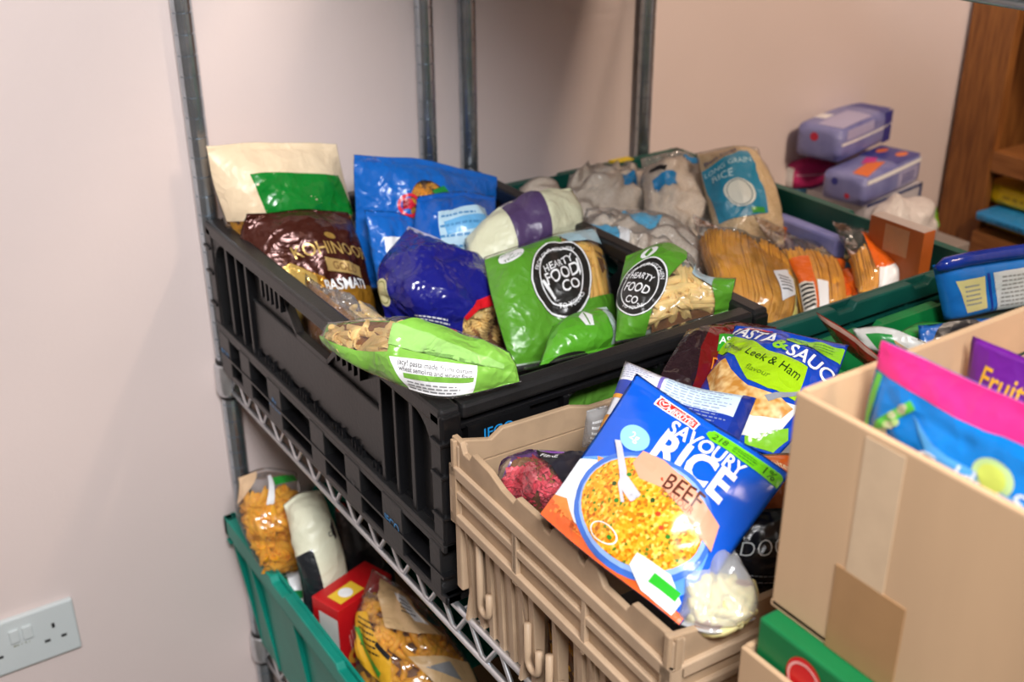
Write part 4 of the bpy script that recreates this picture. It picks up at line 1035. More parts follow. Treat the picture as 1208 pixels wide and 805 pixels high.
b.front.text('LONG GRAIN', .29, .33, .085, ink('bfe0ea', crinkle=.1), 2, rot=.02, sx=.95); b.front.text('RICE', .22, .42, .11, ink('bfe0ea', crinkle=.1), 2)
b.front.disc('white_swirl', .34, .58, .15, .13, ink('d7ded8', crinkle=.2), 2); b.front.ring('swirl_line', .34, .58, .11, .12, ink('7a8f96', crinkle=.1), 3); b.front.rect('green_mark', .40, .70, .54, .74, ink('3d9a3c', crinkle=.1), 2)
b.front.text('Best Fields', .24, .20, .09, ink('3c4a78', crinkle=.1), 2, rot=.1)

M_gold = mat('dry_spaghetti_golden', 'e2a238', rough=.45, var=.12, vscale=40)
ORNG = ink('e0641a', rough=.28, crinkle=.4); ORNG2 = ink('cf5214', rough=.28, crinkle=.4)
def noodle(label, rw, T, seed, n=44, v0=.24, r=.0014, m=M_gold):
    b = Bag('noodle_bag', label, 'bag', rows(*rw), T, FILM, pu=6, pv=6, seed=seed, wr=.0035, seal=(.14, .03), edge=.006, nu=26, nv=34, freq=1.3)
    if n:
        strands(b, m, n, v0, .97, r=r, seed=seed); inner(b, 'noodle_block', M_spag, v0+.02, .96, sh=.006)
    return b
b = noodle('clear bag of golden spaghetti with a white label, leftmost in the row of noodle bags', [[(818, 250, 'y1.03'), (868, 272, 'y1.01'), (925, 300, 'y.97')], [(828, 300, 'y.98'), (880, 315, 'y.94'), (935, 335, 'y.92')], [(848, 372, 'y.90'), (895, 385, 'y.87'), (940, 385, 'y.86')]], .022, 31, n=52)
b.front.poly('white_label', [(.64, .60), (.84, .50), (.86, .78), (.68, .86)], WHITE, 2); b.front.lines('small_print', .68, .62, .82, 5, .035, .012, BLACK, 3); b.front.rect('yellow_strip', .87, .45, .99, .97, ink('e0d478', rough=.4), 1)
b.front.lines('small_print', .89, .50, .98, 9, .045, .016, GREY, 2)
b = noodle('clear noodle bag with an orange label and a barcode, second in the row', [[(888, 254, 'y1.04'), (930, 275, 'y1.02'), (965, 300, 'y1.0')], [(925, 318, 'y.96'), (955, 322, 'y.945'), (990, 325, 'y.94')], [(948, 385, 'y.88'), (970, 385, 'y.87'), (1000, 372, 'y.87')]], .018, 32, n=30, v0=.34)
b.front.poly('orange_label', [(.06, .46), (.40, .45), (.44, .97), (.12, .97)], ORNG, 1); b.front.rect('white_label', .44, .70, .62, .97, WHITE, 1); b.front.rect('barcode_panel', .08, .72, .38, .97, ink('d8d2c8', crinkle=.1), 2)
for k in range(7): b.front.rect('barcode_bar', .10, .74+k*.03, .36, .755+k*.03, BLACK, 3)
b = noodle('clear bag of pale noodles at the back of the row, under crumpled film', [[(935, 268, 'y1.07'), (965, 278, 'y1.06'), (995, 295, 'y1.04')], [(950, 305, 'y1.0'), (980, 310, 'y.99'), (1005, 318, 'y.98')], [(965, 350, 'y.94'), (985, 350, 'y.94'), (1010, 345, 'y.93')]], .016, 33, n=24, v0=.42, m=M_pale)
b = noodle('small rounded orange noodle packet by the near rim of the teal crate', [[(987, 312, 'y.955'), (1010, 310, 'y.95'), (1028, 322, 'y.935')], [(992, 343, 'y.915'), (1015, 343, 'y.905'), (1038, 342, 'y.90')], [(1000, 368, 'y.885'), (1020, 366, 'y.88'), (1040, 358, 'y.88')]], .014, 34, n=0)
b.front.rect('orange_panel', .01, .20, .99, .97, ORNG, 1); b.back.rect('orange_back', .01, .2, .99, .97, ORNG2, 1); b.front.poly('white_label', [(.66, .55), (.95, .35), (.96, .8), (.72, .9)], WHITE, 2)
b = noodle('clear topped noodle packet with an orange panel, beside the brown carton', [[(982, 260, 'y.99'), (1010, 266, 'y.98'), (1040, 286, 'y.955')], [(1000, 300, 'y.935'), (1030, 298, 'y.92'), (1058, 308, 'y.91')], [(1015, 350, 'y.875'), (1040, 345, 'y.87'), (1066, 335, 'y.865')]], .016, 35, n=20, v0=.5)
b.front.poly('orange_panel', [(.30, .34), (.99, .36), (.99, .80), (.34, .78)], ORNG, 1); b.back.rect('orange_back', .1, .34, .99, .97, ORNG2, 1); b.front.rect('white_label', .40, .78, .92, .96, WHITE, 2)
b = noodle('narrow clear noodle packet with orange ends, between the other noodle packets', [[(962, 296, 'y.99'), (988, 298, 'y.985'), (1008, 308, 'y.975')], [(972, 330, 'y.94'), (990, 330, 'y.935'), (1012, 332, 'y.93')], [(985, 372, 'y.885'), (1000, 370, 'y.88'), (1018, 365, 'y.88')]], .013, 36, n=18, v0=.4)
b.front.rect('orange_end', .02, .22, .60, .42, ORNG, 1); b.front.rect('orange_end', .3, .56, .98, .86, ORNG2, 1); b.front.rect('blue_mark', .62, .3, .95, .42, ink('4f8fb4', crinkle=.2), 1)

# helper: box shaped pack from a base corner and three edge vectors; faces come back as patches
def pack(name, label, cat, o, ex, ey, ez, m, bevel=.006, group=None, seg=3, puff=0.0):
    o, ex, ey, ez = [np.asarray(q, float) for q in (o, ex, ey, ez)]
    t = thing(name, label, cat, tuple(o+(ex+ey)/2), group)
    n = 6; bm = bmesh.new(); vs = {}
    P = []; F = []
    def face(a, b_, c):    # grid on face a + b*s + c*t
        k0 = len(P)
        nrm = np.cross(b_, c); nrm = nrm/np.linalg.norm(nrm)
        for j in range(n+1):
            for i in range(n+1):
                s_, q = i/n, j/n
                P.append(a+b_*s_+c*q+nrm*puff*(16*s_*(1-s_)*q*(1-q))**.7)
        for j in range(n):
            for i in range(n): F.append((k0+j*(n+1)+i, k0+j*(n+1)+i+1, k0+(j+1)*(n+1)+i+1, k0+(j+1)*(n+1)+i))
    face(o, ey, ex); face(o+ez, ex, ey); face(o, ex, ez); face(o+ey, ez, ex); face(o, ez, ey); face(o+ex, ey, ez)
    ob = mob('body', P, F, m, t, smooth=True)
    bm.from_mesh(ob.data); bmesh.ops.remove_doubles(bm, verts=bm.verts, dist=1e-5)
    bmesh.ops.recalc_face_normals(bm, faces=bm.faces); bm.to_mesh(ob.data); bm.free()
    if bevel: bev(ob, bevel, seg, 50)
    k = puff+.0004
    def pt(a, b_, c, d):
        q = quadpatch(a, b_, c, d, t, 6)
        for j in range(7):
            for i in range(7): q.G[j, i] += q.N[j, i]*puff*(16*(i/6)*(1-i/6)*(j/6)*(1-j/6))**.7
        return q
    # patches seen from outside: top, front (o,ex,ez), left (o,ey,ez), right
    return t, dict(top=pt(o+ez+ey, o+ez+ey+ex, o+ez+ex, o+ez), front=pt(o+ez, o+ez+ex, o+ex, o), left=pt(o+ez+ey, o+ez, o, o+ey), right=pt(o+ez+ex, o+ez+ex+ey, o+ex+ey, o+ex))

# brown orange carton standing at the right end of the teal crate
A_, B_ = V(1028, 248, x=1.172), V(1090, 281, x=1.172); zc = (A_[2]+B_[2])/2; ZF = ZB+.0065
t, f = pack('brown_carton', 'flat orange brown carton with a green corner label, right end of the teal crate', 'carton', (1.172, B_[1], ZF), np.array([.022, 0, 0]), np.array([0, A_[1]-B_[1], 0]), np.array([0, 0, zc-ZF]), mat('orange_brown_card', 'a8541c', rough=.5, var=.06), bevel=.001)
f['left'].rect('green_label', .62, .42, .98, .62, ink('86a82a', crinkle=0), 1); f['left'].rect('clear_tape', .3, .02, .75, .2, ink('bb8a66', rough=.2, crinkle=.2), 1); f['top'].rect('grey_flap', .01, .01, .99, .99, mat('grey_card_edge', 'b3a69f', rough=.5), 1)

LAV = mat('lavender_printed_film', '8f93c8', rough=.35, col2='7478b4', vscale=18, spec=.5); IND = ink('3a3f96', rough=.35, crinkle=.2); PINK = ink('d8387e', rough=.35, crinkle=.3); ORG = ink('ef7a2a', rough=.35, crinkle=.2)
LAVI = ink('b9b6dc', rough=.35, crinkle=.2)
# pack inside the teal crate
A_, B_ = V(903, 243, x=1.168), V(988, 272, x=1.168)
t, f = pack('towel_pack', 'lilac and orange pack inside the teal crate by its far side wall', 'pack', (1.168, B_[1], ZF), np.array([.022, 0, 0]), np.array([0, A_[1]-B_[1], 0]), np.array([0, 0, (A_[2]+B_[2])/2-.012-ZF]), LAV, bevel=.004, puff=.002)
f['front'] = f['left']
f['front'].rect('orange_panel', .14, .06, .34, .6, ORG, 1); f['front'].disc('pale_patch', .62, .22, .16, .10, LAVI, 1); f['front'].poly('white_patch', [(.3, .42), (.98, .38), (.98, .7), (.3, .7)], WHITE, 1)
b = Bag('paper_bundle', 'scrunched white paper lying in the teal crate behind the noodle bags', 'paper', rows([(925, 268, 'y1.10'), (985, 285, 'y1.06')], [(930, 300, 'y1.05'), (990, 312, 'y1.01')]), .012, ink('cfc6c2', rough=.6, crinkle=.6), seed=40, wr=.006, nu=18, nv=14, part='sheet')

# packs on the side table
TZ0 = .8955
t, f = pack('white_carton', 'white carton edged in navy, under the stacked lilac packs', 'carton', (1.545, 1.235, TZ0), np.array([.185, .03, 0]), np.array([-.02, .12, 0]), np.array([0, 0, .062]), mat('white_navy_card', 'c9c6cc', rough=.5), bevel=.002)
for nm in ('front', 'right'):
    f[nm].rect('navy_edge', 0, 0, 1, .10, ink('2c376e', crinkle=0), 1); f[nm].rect('navy_edge', .95, 0, 1, 1, ink('2c376e', crinkle=0), 1)
f['top'].rect('navy_edge', 0, 0, 1, .06, ink('2c376e', crinkle=0), 1)
z1 = TZ0+.0645
def towel(label, o, ang, L, W, H, m, group):
    c, s_ = math.cos(ang), math.sin(ang)
    return pack('towel_pack', label, 'pack', o, np.array([c*L, s_*L, 0]), np.array([-s_*W, c*W, 0]), np.array([0, 0, H]), m, bevel=.012, group=group, puff=.003)
p0 = V(1018, 246, z=z1)
t, f = towel('lilac pack with orange shapes on top, under the other lilac pack', p0, .22, .205, .082, .052, LAV, 'packs on the side table')
f['front'].rect('white_stripe', .02, .10, .98, .24, WHITE, 1); f['front'].rect('pale_panel', .55, .3, .92, .85, LAVI, 1); f['top'].rect('indigo_end', .55, .02, .98, .98, IND, 1)
f['top'].poly('orange_flash', [(.05, .6), (.4, .5), (.5, .75), (.05, .95)], ORG, 2); f['top'].poly('magenta_flash', [(.3, .45), (.5, .3), (.55, .5), (.42, .62)], ink('d8388e', crinkle=.2), 3); f['top'].disc('orange_spot', .80, .28, .09, .04, ORG, 2); f['top'].disc('orange_spot', .82, .72, .09, .04, ORG, 2)
f['front'].lines('small_print', .62, .4, .9, 4, .1, .05, IND, 2); f['left'].disc('indigo_mark', .3, .3, .08, .08, IND, 1); f['left'].disc('red_mark', .62, .7, .06, .06, ink('c4304c', crinkle=0), 1)
p1 = V(989, 194, z=z1+.056)
t, f = towel('lilac pack with a red mark, topmost of the stacked packs', p1, .26, .20, .086, .060, LAV, 'packs on the side table')
f['front'].rect('white_stripe', .02, .42, .98, .50, WHITE, 1); f['front'].rect('indigo_end', .82, .02, .99, .98, IND, 1); f['top'].rect('indigo_end', .8, .02, .98, .98, IND, 1); f['top'].rect('price_sticker', .22, .08, .38, .36, WHITE, 1); f['left'].disc('red_mark', .42, .32, .09, .09, ink('c4304c', crinkle=0), 1)
f['front'].rect('pale_panel', .1, .08, .6, .36, LAVI, 1); f['top'].rect('pale_panel', .05, .4, .6, .95, LAVI, 1)
zp = TZ0+.052; p2 = V(936, 223, z=zp); exp_ = V(986, 219, z=zp)-p2; eyp = V(899, 210, z=zp)-p2
t, f = pack('towel_pack', 'bright pink pack lying left of the lilac packs', 'pack', p2, exp_, eyp, np.array([0, 0, .042]), PINK, bevel=.010, puff=.004)
f['front'].rect('pale_stripe', .02, .36, .98, .44, ink('f0a8c8', crinkle=.1), 1); f['front'].lines('small_print', .1, .5, .6, 3, .12, .05, ink('b02262', crinkle=0), 1); f['left'].rect('white_end', .03, .1, .97, .95, WHITE, 1)
t, f = pack('teal_pack', 'small teal and navy pack under the bright pink pack', 'pack', p2-np.array([0, 0, .0515])+exp_*.08+eyp*.08, exp_*.84, eyp*.84, np.array([0, 0, .049]), mat('navy_teal_pack', '1f5f86', rough=.4), bevel=.006)
b = Bag('plastic_bag', 'scrunched white plastic bag in front of the white carton', 'bag', rows([(1030, 248, 'y1.185'), (1062, 232, 'y1.185'), (1097, 236, 'y1.185')], [(1026, 264, 'y1.15'), (1064, 258, 'y1.15'), (1103, 262, 'y1.15')], [(1030, 285, 'y1.13'), (1065, 286, 'y1.13'), (1104, 288, 'y1.13')]), .03, ink('d6d0cd', rough=.35, crinkle=.5), seed=44, wr=.010, nu=22, nv=22, part='film')
b.front.poly('green_print', [(.86, .35), (.99, .2), (.99, .6), (.9, .7)], ink('7cb82c', crinkle=.2), 1)

# packs in the bookcase
for (lab, x0, y0, y1, z, H, colr) in (('flat yellow packet lying lowest on the bookcase shelf', 2.006, 1.06, 1.34, .8065, .020, 'e8c21a'),
                                     ('sky blue packet jutting out between the yellow packets in the bookcase', 1.950, 1.05, 1.292, .8330, .016, '2f93d6'),
                                     ('yellow packet lying on top of the sky blue packet in the bookcase', 2.006, 1.06, 1.33, .8560, .034, 'e2bd16')):
    t, f = pack('flat_packet', lab, 'packet', (x0, y0, z), np.array([.18, 0, 0]), np.array([0, y1-y0, 0]), np.array([0, 0, H]), ink(colr, rough=.35, crinkle=.4), bevel=.006, puff=.003)
    f['left'].lines('small_print', .2, .4, .8, 1, .2, .2, ink('a8861a' if colr[0] == 'e' else '1c5f94', crinkle=0), 1)
# ---- tan crate
RBL = ink('0e58cf', rough=.2, crinkle=.22, scale=26)
b = Bag('rice_pouch', 'blue savoury rice pouch with a beef label and a bowl of yellow rice', 'pouch',
        rows([(752, 440, 'z1.188'), (842, 500, 'z1.176'), (932, 560, 'z1.158')], [(697, 522, 'z1.150'), (783, 588, 'z1.142'), (866, 652, 'z1.122')], [(638, 606, 'z1.104'), (718, 672, 'z1.102'), (800, 737, 'z1.086')]),
        .013, RBL, nu=44, nv=44, seed=51, wr=.0022, seal=(.05, .03), edge=.003, part='film', crimp=.0006)
f = b.front
LT = ink('7fb0ee', rough=.22, crinkle=.22)
f.poly('pale_glow', [(.02, .60), (.16, .50), (.30, .44), (.52, .42), (.78, .50), (.90, .62), (.94, .80), (.88, .93), (.5, .95), (.02, .93)], ink('5f9bea', rough=.22, crinkle=.22), 1)
f.poly('white_swirl', [(.01, .62), (.12, .56), (.28, .66), (.34, .80), (.52, .93), (.52, .985), (.01, .985)], ink('eef2f6', rough=.25, crinkle=.25), 2)
f.poly('orange_foot', [(.005, .885), (.14, .895), (.30, .93), (.62, .955), (.995, .95), (.995, .995), (.005, .995)], ink('e2632a', rough=.25, crinkle=.25), 3)
f.poly('orange_flash', [(.01, .86), (.10, .83), (.22, .90), (.30, .94), (.01, .95)], ink('ef8a3c', rough=.25, crinkle=.25), 3); f.poly('orange_rice_print', [(.10, .545), (.20, .515), (.25, .56), (.15, .61)], ink('ee9a4a', rough=.25, crinkle=.25), 3)
f.disc('bowl_rim', .50, .665, .395, .300, ink('3f6fc8', rough=.2, crinkle=.15), 4, rot=.02); f.disc('bowl_inside', .50, .66, .365, .272, ink('8fb2ee', rough=.2, crinkle=.15), 5)
m = bpy.data.materials.new('printed_rice'); m.use_nodes = True; nt = m.node_tree; bs = nt.nodes['Principled BSDF']; bs.inputs['Roughness'].default_value = .25
tcn = nt.nodes.new('ShaderNodeTexCoord'); vo = nt.nodes.new('ShaderNodeTexVoronoi'); vo.inputs['Scale'].default_value = 430; nt.links.new(tcn.outputs['Object'], vo.inputs['Vector'])
rp = nt.nodes.new('ShaderNodeValToRGB'); sep = nt.nodes.new('ShaderNodeSeparateColor'); nt.links.new(vo.outputs['Color'], sep.inputs[0]); nt.links.new(sep.outputs[0], rp.inputs[0])
els = rp.color_ramp.elements; els[0].position = 0; els[0].color = (*lin('b8560f'), 1); els[1].position = 1; els[1].color = (*lin('f6d06a'), 1)
for pz, cz in ((.05, '3f7d1c'), (.10, 'c8650c'), (.30, 'e08e14'), (.6, 'eda824'), (.85, 'f0b83a')):
    e = els.new(pz); e.color = (*lin(cz), 1)
nt.links.new(rp.outputs[0], bs.inputs['Base Color'])
f.disc('rice_print', .49, .655, .345, .252, m, 6)
rnd = random.Random(5)
for k in range(11):
    a = rnd.random()*6.3; r_ = rnd.random()**.5*.27
    f.disc('pea_print', .49+r_*math.cos(a), .655+r_*.72*math.sin(a)/f.A, .013, .011, ink(('2f7d20', '2a4a1c', 'c4401c')[k % 3], crinkle=0), 7)
f.poly('beef_panel', [(.30, .385), (.42, .37), (.86, .475), (.90, .60), (.80, .585), (.66, .54), (.50, .50), (.38, .52), (.30, .47)], ink('e0a284', rough=.22, crinkle=.2), 7)
f.text('BEEF', .60, .455, .115, ink('5a2a1c', crinkle=.05), 8, rot=-.0, bold=0.0066, sx=.95); f.text('FLAVOUR', .60, .515, .045, ink('9a5a44', crinkle=.05), 8)
f.text('SAVOURY', .565, .172, .125, WHITE, 3, bold=0.0193, rot=.0, fit=.47); f.text('RICE', .56, .305, .235, WHITE, 3, bold=.03, rot=.0, fit=.46)
f.poly('green_strip', [(.50, .06), (.52, .035), (.97, .035), (.99, .05), (.99, .115), (.54, .115), (.50, .09)], ink('6fd01e', rough=.25, crinkle=.2), 2)
f.text('218', .585, .075, .065, ink('1f4a10', crinkle=0), 3); f.text('1%', .92, .075, .075, ink('1f4a10', crinkle=0), 3); f.lines('small_print', .67, .055, .86, 3, .018, .008, ink('3c8a18', crinkle=0), 3)
f.poly('red_logo_edge', [(.185, .030), (.40, .035), (.44, .048), (.445, .120), (.40, .112), (.19, .108)], WHITE, 2); f.poly('red_logo', [(.195, .037), (.395, .042), (.43, .054), (.435, .112), (.395, .104), (.20, .101)], ink('d8281e', crinkle=.1), 3)
f.ring('tick_ring', .235, .069, .024, .029, WHITE, 4); f.text('cook in', .345, .060, .040, WHITE, 4, bold=0.0110); f.text('MINUTES', .345, .088, .040, WHITE, 4, bold=0.0165)
f.poly('tick_print', [(.223, .067), (.233, .076), (.250, .054), (.256, .058), (.235, .086), (.218, .072)], WHITE, 5)
f.disc('pale_blue_disc', .215, .345, .085, .068, ink('8fd0f4', rough=.2, crinkle=.1), 3); f.text('2g', .215, .345, .06, WHITE, 4)
f.poly('fork_handle', [(.135, .415), (.165, .40), (.30, .52), (.33, .56), (.30, .575), (.27, .545)], ink('cfd4dc', rough=.15, crinkle=0, metal=.3), 8)
f.poly('fork_head', [(.29, .545), (.33, .545), (.44, .585), (.44, .60), (.37, .60), (.43, .63), (.42, .64), (.35, .615), (.40, .66), (.385, .668), (.31, .60)], ink('cfd4dc', rough=.15, crinkle=0, metal=.3), 8)
f.ring('white_loop', .40, .845, .075, .083, WHITE, 8, .55)
f.poly('white_panel', [(.60, .83), (.80, .82), (.93, .90), (.93, .985), (.72, .975), (.60, .90)], ink('e9efec', crinkle=.15), 8); f.poly('green_bar', [(.72, .86), (.90, .86), (.90, .915), (.72, .915)], ink('2db52a', crinkle=.1), 9)

b = Bag('pasta_pouch', 'blue pasta and sauce pouch with a lime green name ribbon and a pasta bowl', 'pouch',
        rows([(868, 385, 'z1.128'), (925, 388, 'z1.140'), (1003, 408, 'z1.142')], [(842, 430, 'z1.112'), (895, 448, 'z1.128'), (975, 470, 'z1.122')], [(808, 490, 'z1.09'), (865, 520, 'z1.100'), (915, 545, 'z1.092')]),
        .016, ink('1446b8', rough=.2, crinkle=.3), nu=40, nv=40, seed=52, wr=.004, seal=(.04, .03), edge=.003, part='film')
f = b.front
f.text('PASTA', .30, .165, .20, WHITE, 3, rot=-.22, bold=0.0193, fit=.50); f.text('&', .585, .27, .16, ink('8fd02a', crinkle=0), 3, bold=0.0275); f.text('SAUCE', .84, .335, .20, WHITE, 3, rot=-.25, bold=0.0193, fit=.40)
f.poly('lime_ribbon', [(.05, .24), (.28, .23), (.52, .35), (.80, .40), (.82, .64), (.62, .63), (.48, .60), (.32, .46), (.06, .42)], ink('a6d41a', rough=.22, crinkle=.25), 2)
f.text('Cheese, Leek & Ham', .445, .415, .10, ink('14300f', crinkle=0), 4, rot=-.26, fit=.68); f.text('flavour', .52, .53, .06, ink('5a7a10', crinkle=0), 3, rot=-.25)
f.poly('lime_strip', [(.60, .055), (.72, .05), (.99, .06), (.99, .20), (.78, .19), (.70, .23), (.60, .20)], ink('8fd02a', rough=.22, crinkle=.2), 2); f.text('212', .69, .125, .085, ink('1f4a10', crinkle=0), 3); f.lines('small_print', .78, .08, .96, 3, .03, .01, ink('4c8a18', crinkle=0), 3)
f.poly('red_logo', [(.06, .05), (.42, .045), (.42, .085), (.07, .095)], ink('d8281e', crinkle=.1), 2); f.text('MINUTES', .24, .07, .045, WHITE, 3, bold=0.0165)
f.poly('bowl_print', [(.34, .74), (.88, .66), (.86, .82), (.74, .93), (.56, .95), (.40, .88)], ink('e6e6e2', crinkle=.1), 2)
mp = mat('printed_pasta', 'ecc98a', rough=.3, col2='c98a3a', vscale=130, detail=1)
f.poly('pasta_print', [(.08, .66), (.26, .50), (.34, .56), (.50, .64), (.70, .66), (.84, .70), (.80, .78), (.60, .82), (.40, .80), (.20, .76)], mp, 3)
f.poly('fork_print', [(.62, .68), (.80, .58), (.93, .57), (.93, .585), (.82, .60), (.66, .71)], ink('b8bcc4', rough=.15, crinkle=0, metal=.4), 4); f.poly('lime_foot', [(.60, .95), (.90, .80), (.97, .86), (.94, .97), (.62, .99)], ink('7fc02a', crinkle=.2), 2)

b = Bag('snack_bag', 'dark red glossy bag with a green store logo, behind the pasta and sauce pouch', 'bag',
        rows([(812, 388, 'y.765'), (860, 378, 'y.765'), (915, 388, 'y.755')], [(790, 420, 'y.735'), (850, 420, 'y.725'), (900, 430, 'y.72')], [(770, 470, 'y.70'), (840, 480, 'y.69'), (890, 490, 'y.685')]),
        .02, ink('6e1414', rough=.2, crinkle=.45), seed=53, wr=.005, part='film')
b.front.poly('black_edge', [(.0, .05), (.30, .02), (.22, .5), (.26, .98), (.0, .98)], ink('2a1a1e', rough=.15, crinkle=.6), 1); b.front.poly('black_edge', [(.2, .01), (.98, .01), (.98, .22), (.6, .12), (.3, .14)], ink('3a0e12', rough=.15, crinkle=.6), 1)
b.front.poly('green_logo', [(.36, .40), (.62, .35), (.62, .50), (.37, .55)], ink('2f9a2a', crinkle=.2), 2); b.front.text('ASDA', .49, .45, .095, WHITE, 3, rot=.08, bold=0.0165); b.front.text('DIGESTIVE', .60, .66, .16, ink('e8861c', crinkle=.1), 3, sx=.7, bold=0.0055)

t_o = V(703, 520, z=1.10)
b = Bag('couscous_box', 'white and navy boxed packet printed with small text, tucked under the savoury rice pouch', 'packet',
        rows([(738, 426, 'z1.168'), (815, 455, 'z1.165'), (893, 470, 'z1.160')], [(722, 470, 'z1.150'), (795, 505, 'z1.146'), (868, 530, 'z1.14')], [(692, 540, 'z1.118'), (760, 575, 'z1.115'), (830, 605, 'z1.11')]),
        .010, ink('e8eaf2', rough=.3, crinkle=.15), seed=54, wr=.0015, seal=(.02, .02), edge=.001, pu=8, pv=8, part='card', crimp=0)
f = b.front
f.rect('navy_band', .005, .30, .995, .46, ink('1c3aa0', crinkle=.1), 1); f.rect('gold_line', .005, .46, .995, .50, ink('e8a030', crinkle=.1), 1); f.rect('gold_grain', .005, .66, .5, .99, mat('printed_couscous', 'e0a648', rough=.4, col2='c07a20', vscale=300), 1)
f.lines('small_print', .02, .03, .28, 8, .032, .010, ink('a0a4c0', crinkle=0), 2, 3); f.lines('small_print', .36, .03, .86, 14, .032, .010, ink('8f9ab8', crinkle=0), 2, 4); f.rect('purple_rule', .31, .01, .335, .29, ink('7468b8', crinkle=0), 2)
f.rect('pale_blue_panel', .34, .01, .90, .30, ink('cfe4f2', crinkle=.1), 1); f.rect('navy_end', .90, .005, .995, .995, ink('14308c', crinkle=.2), 2)

b = Bag('lentil_pasta_bag', 'clear purple edged bag of red lentil pasta in the far corner of the tan crate', 'bag',
        rows([(603, 535, 'z1.085'), (645, 528, 'z1.095'), (700, 530, 'z1.10')], [(590, 560, 'z1.07'), (640, 570, 'z1.085'), (690, 575, 'z1.085')], [(590, 590, 'z1.05'), (640, 615, 'z1.055'), (680, 625, 'z1.055')]),
        .014, FILM, seed=55, wr=.009, edge=.008, pu=4.5, pv=4.5)
b.fill('fusilli', M_rednood, .12, .15, .95, .95, n=50, seed=56, r=.0046, L=.032)
b.front.poly('black_panel', [(.42, .03), (.98, .03), (.98, .55), (.75, .50), (.55, .25)], ink('24222a', crinkle=.3), 2); b.front.text('FIBRE', .62, .20, .09, WHITE, 3, rot=-.35, bold=0.0110)
b.front.poly('purple_edge', [(.01, .02), (.42, .02), (.40, .08), (.10, .12), (.05, .3), (.01, .4)], ink('6a2a86', rough=.2, crinkle=.4), 2); b.back.rect('purple_back', .02, .02, .98, .98, ink('6a2a86', crinkle=.3), 1)

b = Bag('pasta_bag', 'milky clear bag of pale yellow pasta in the near corner of the tan crate', 'bag',
        rows([(838, 628, 'z1.128'), (858, 632, 'z1.130'), (872, 650, 'z1.126')], [(812, 672, 'z1.108'), (850, 682, 'z1.112'), (896, 690, 'z1.108')], [(795, 732, 'z1.085'), (845, 742, 'z1.085'), (893, 725, 'z1.085')]),
        .013, FILM3, seed=57, wr=.012, edge=.010, pu=5, pv=5)
b.fill('macaroni', mat('pale_butter_pasta', 'efe0a0', rough=.5, var=.08, vscale=50, sub=.15), .25, .42, .97, .96, n=60, seed=58, r=.0045, L=.024)
b = Bag('noodle_pouch', 'black pouch with pale capital letters, between the rice pouch and the tall cardboard box', 'pouch',
        rows([(868, 612, 'z1.118'), (905, 600, 'z1.12'), (950, 600, 'z1.12')], [(862, 655, 'z1.09'), (905, 655, 'z1.09'), (945, 650, 'z1.09')], [(860, 700, 'z1.06'), (905, 705, 'z1.06'), (945, 700, 'z1.06')]), .012, ink('1c1c20', rough=.22, crinkle=.45), seed=59, wr=.004, nu=26, nv=26, part='film')
b.front.text('DOO', .40, .40, .27, ink('d4dada', crinkle=.1), 2, bold=-.01); b.front.lines('small_print', .2, .7, .7, 2, .09, .02, GREY, 2)
b = Bag('crisp_bag', 'brown amber packet below the pasta and sauce pouch', 'packet',
        rows([(870, 545, 'z1.108'), (900, 535, 'z1.11'), (940, 535, 'z1.11')], [(858, 580, 'z1.09'), (900, 575, 'z1.095'), (940, 575, 'z1.09')], [(850, 625, 'z1.06'), (900, 625, 'z1.065'), (940, 620, 'z1.06')]), .014, ink('6a3418', rough=.2, crinkle=.5), seed=60, wr=.006, nu=24, nv=24, part='film')
b.front.poly('orange_patch', [(.5, .05), (.95, .05), (.95, .4), (.6, .42)], ink('c85a1c', crinkle=.4), 1); b.front.text('bites', .74, .25, .14, ink('f0d8b0', crinkle=.1), 2, bold=0.0110)
b = Bag('clear_packet', 'small clear packet with white marks, standing by the far wall of the tan crate', 'packet',
        rows([(690, 486, 'z1.13'), (716, 478, 'z1.13')], [(684, 530, 'z1.08'), (705, 530, 'z1.08')]), .008, FILM3, seed=61, wr=.003, nu=16, nv=20)
b.front.lines('white_marks', .2, .2, .8, 6, .11, .05, WHITE, 1)
# contents seen through the slots of the tan crate
def slotbag(label, s0, s1, m, seed):
    a = T3((.028, -TL*s0, .13)); c = T3((.028, -TL*s1, .13)); d = T3((.026, -TL*s1, .012)); e = T3((.026, -TL*s0, .012))
    return Bag('pasta_packet', label, 'packet', [[a, c], [e, d]], .006, m, seed=seed, wr=.002, nu=18, nv=22, part='film')
b = slotbag('clear packet of pasta twists seen through the slots of the tan crate', .38, .62, FILM, 62); b.fill('macaroni', M_penne2, .05, .08, .95, .95, n=50, seed=3, r=.003, L=.02, corek=.0)
b = slotbag('purple packet with white letters seen through the slots of the tan crate', .66, .92, ink('4a2070', rough=.3, crinkle=.3), 63); b.front.text('MAY\nNUTS\nWRAP', .28, .42, .22, WHITE, 2, bold=0.0110, sx=.8)
# hidden fillers that carry the pile in the tan crate
for k, (x0, x1, y0, y1, h, lab) in enumerate(((.20, .37, -.16, -.03, .135, 'white lidded carton deep in the tan crate under the pouches'), (.06, .19, -.31, -.17, .10, 'black lidded carton deep in the tan crate under the rice pouch'))):
    c0 = T3((x0, y1, .0055)); 
    t, f = pack('food_carton', lab, 'carton', T3((x0, y0, .0055)), T3((x1, y0, 0))-T3((x0, y0, 0)), T3((x0, y1, 0))-T3((x0, y0, 0)), np.array([0, 0, h]), mat('dark_food_carton' if k else 'pale_food_carton', '1a1a1e' if k else 'b9b4ac', rough=.4), bevel=.003)

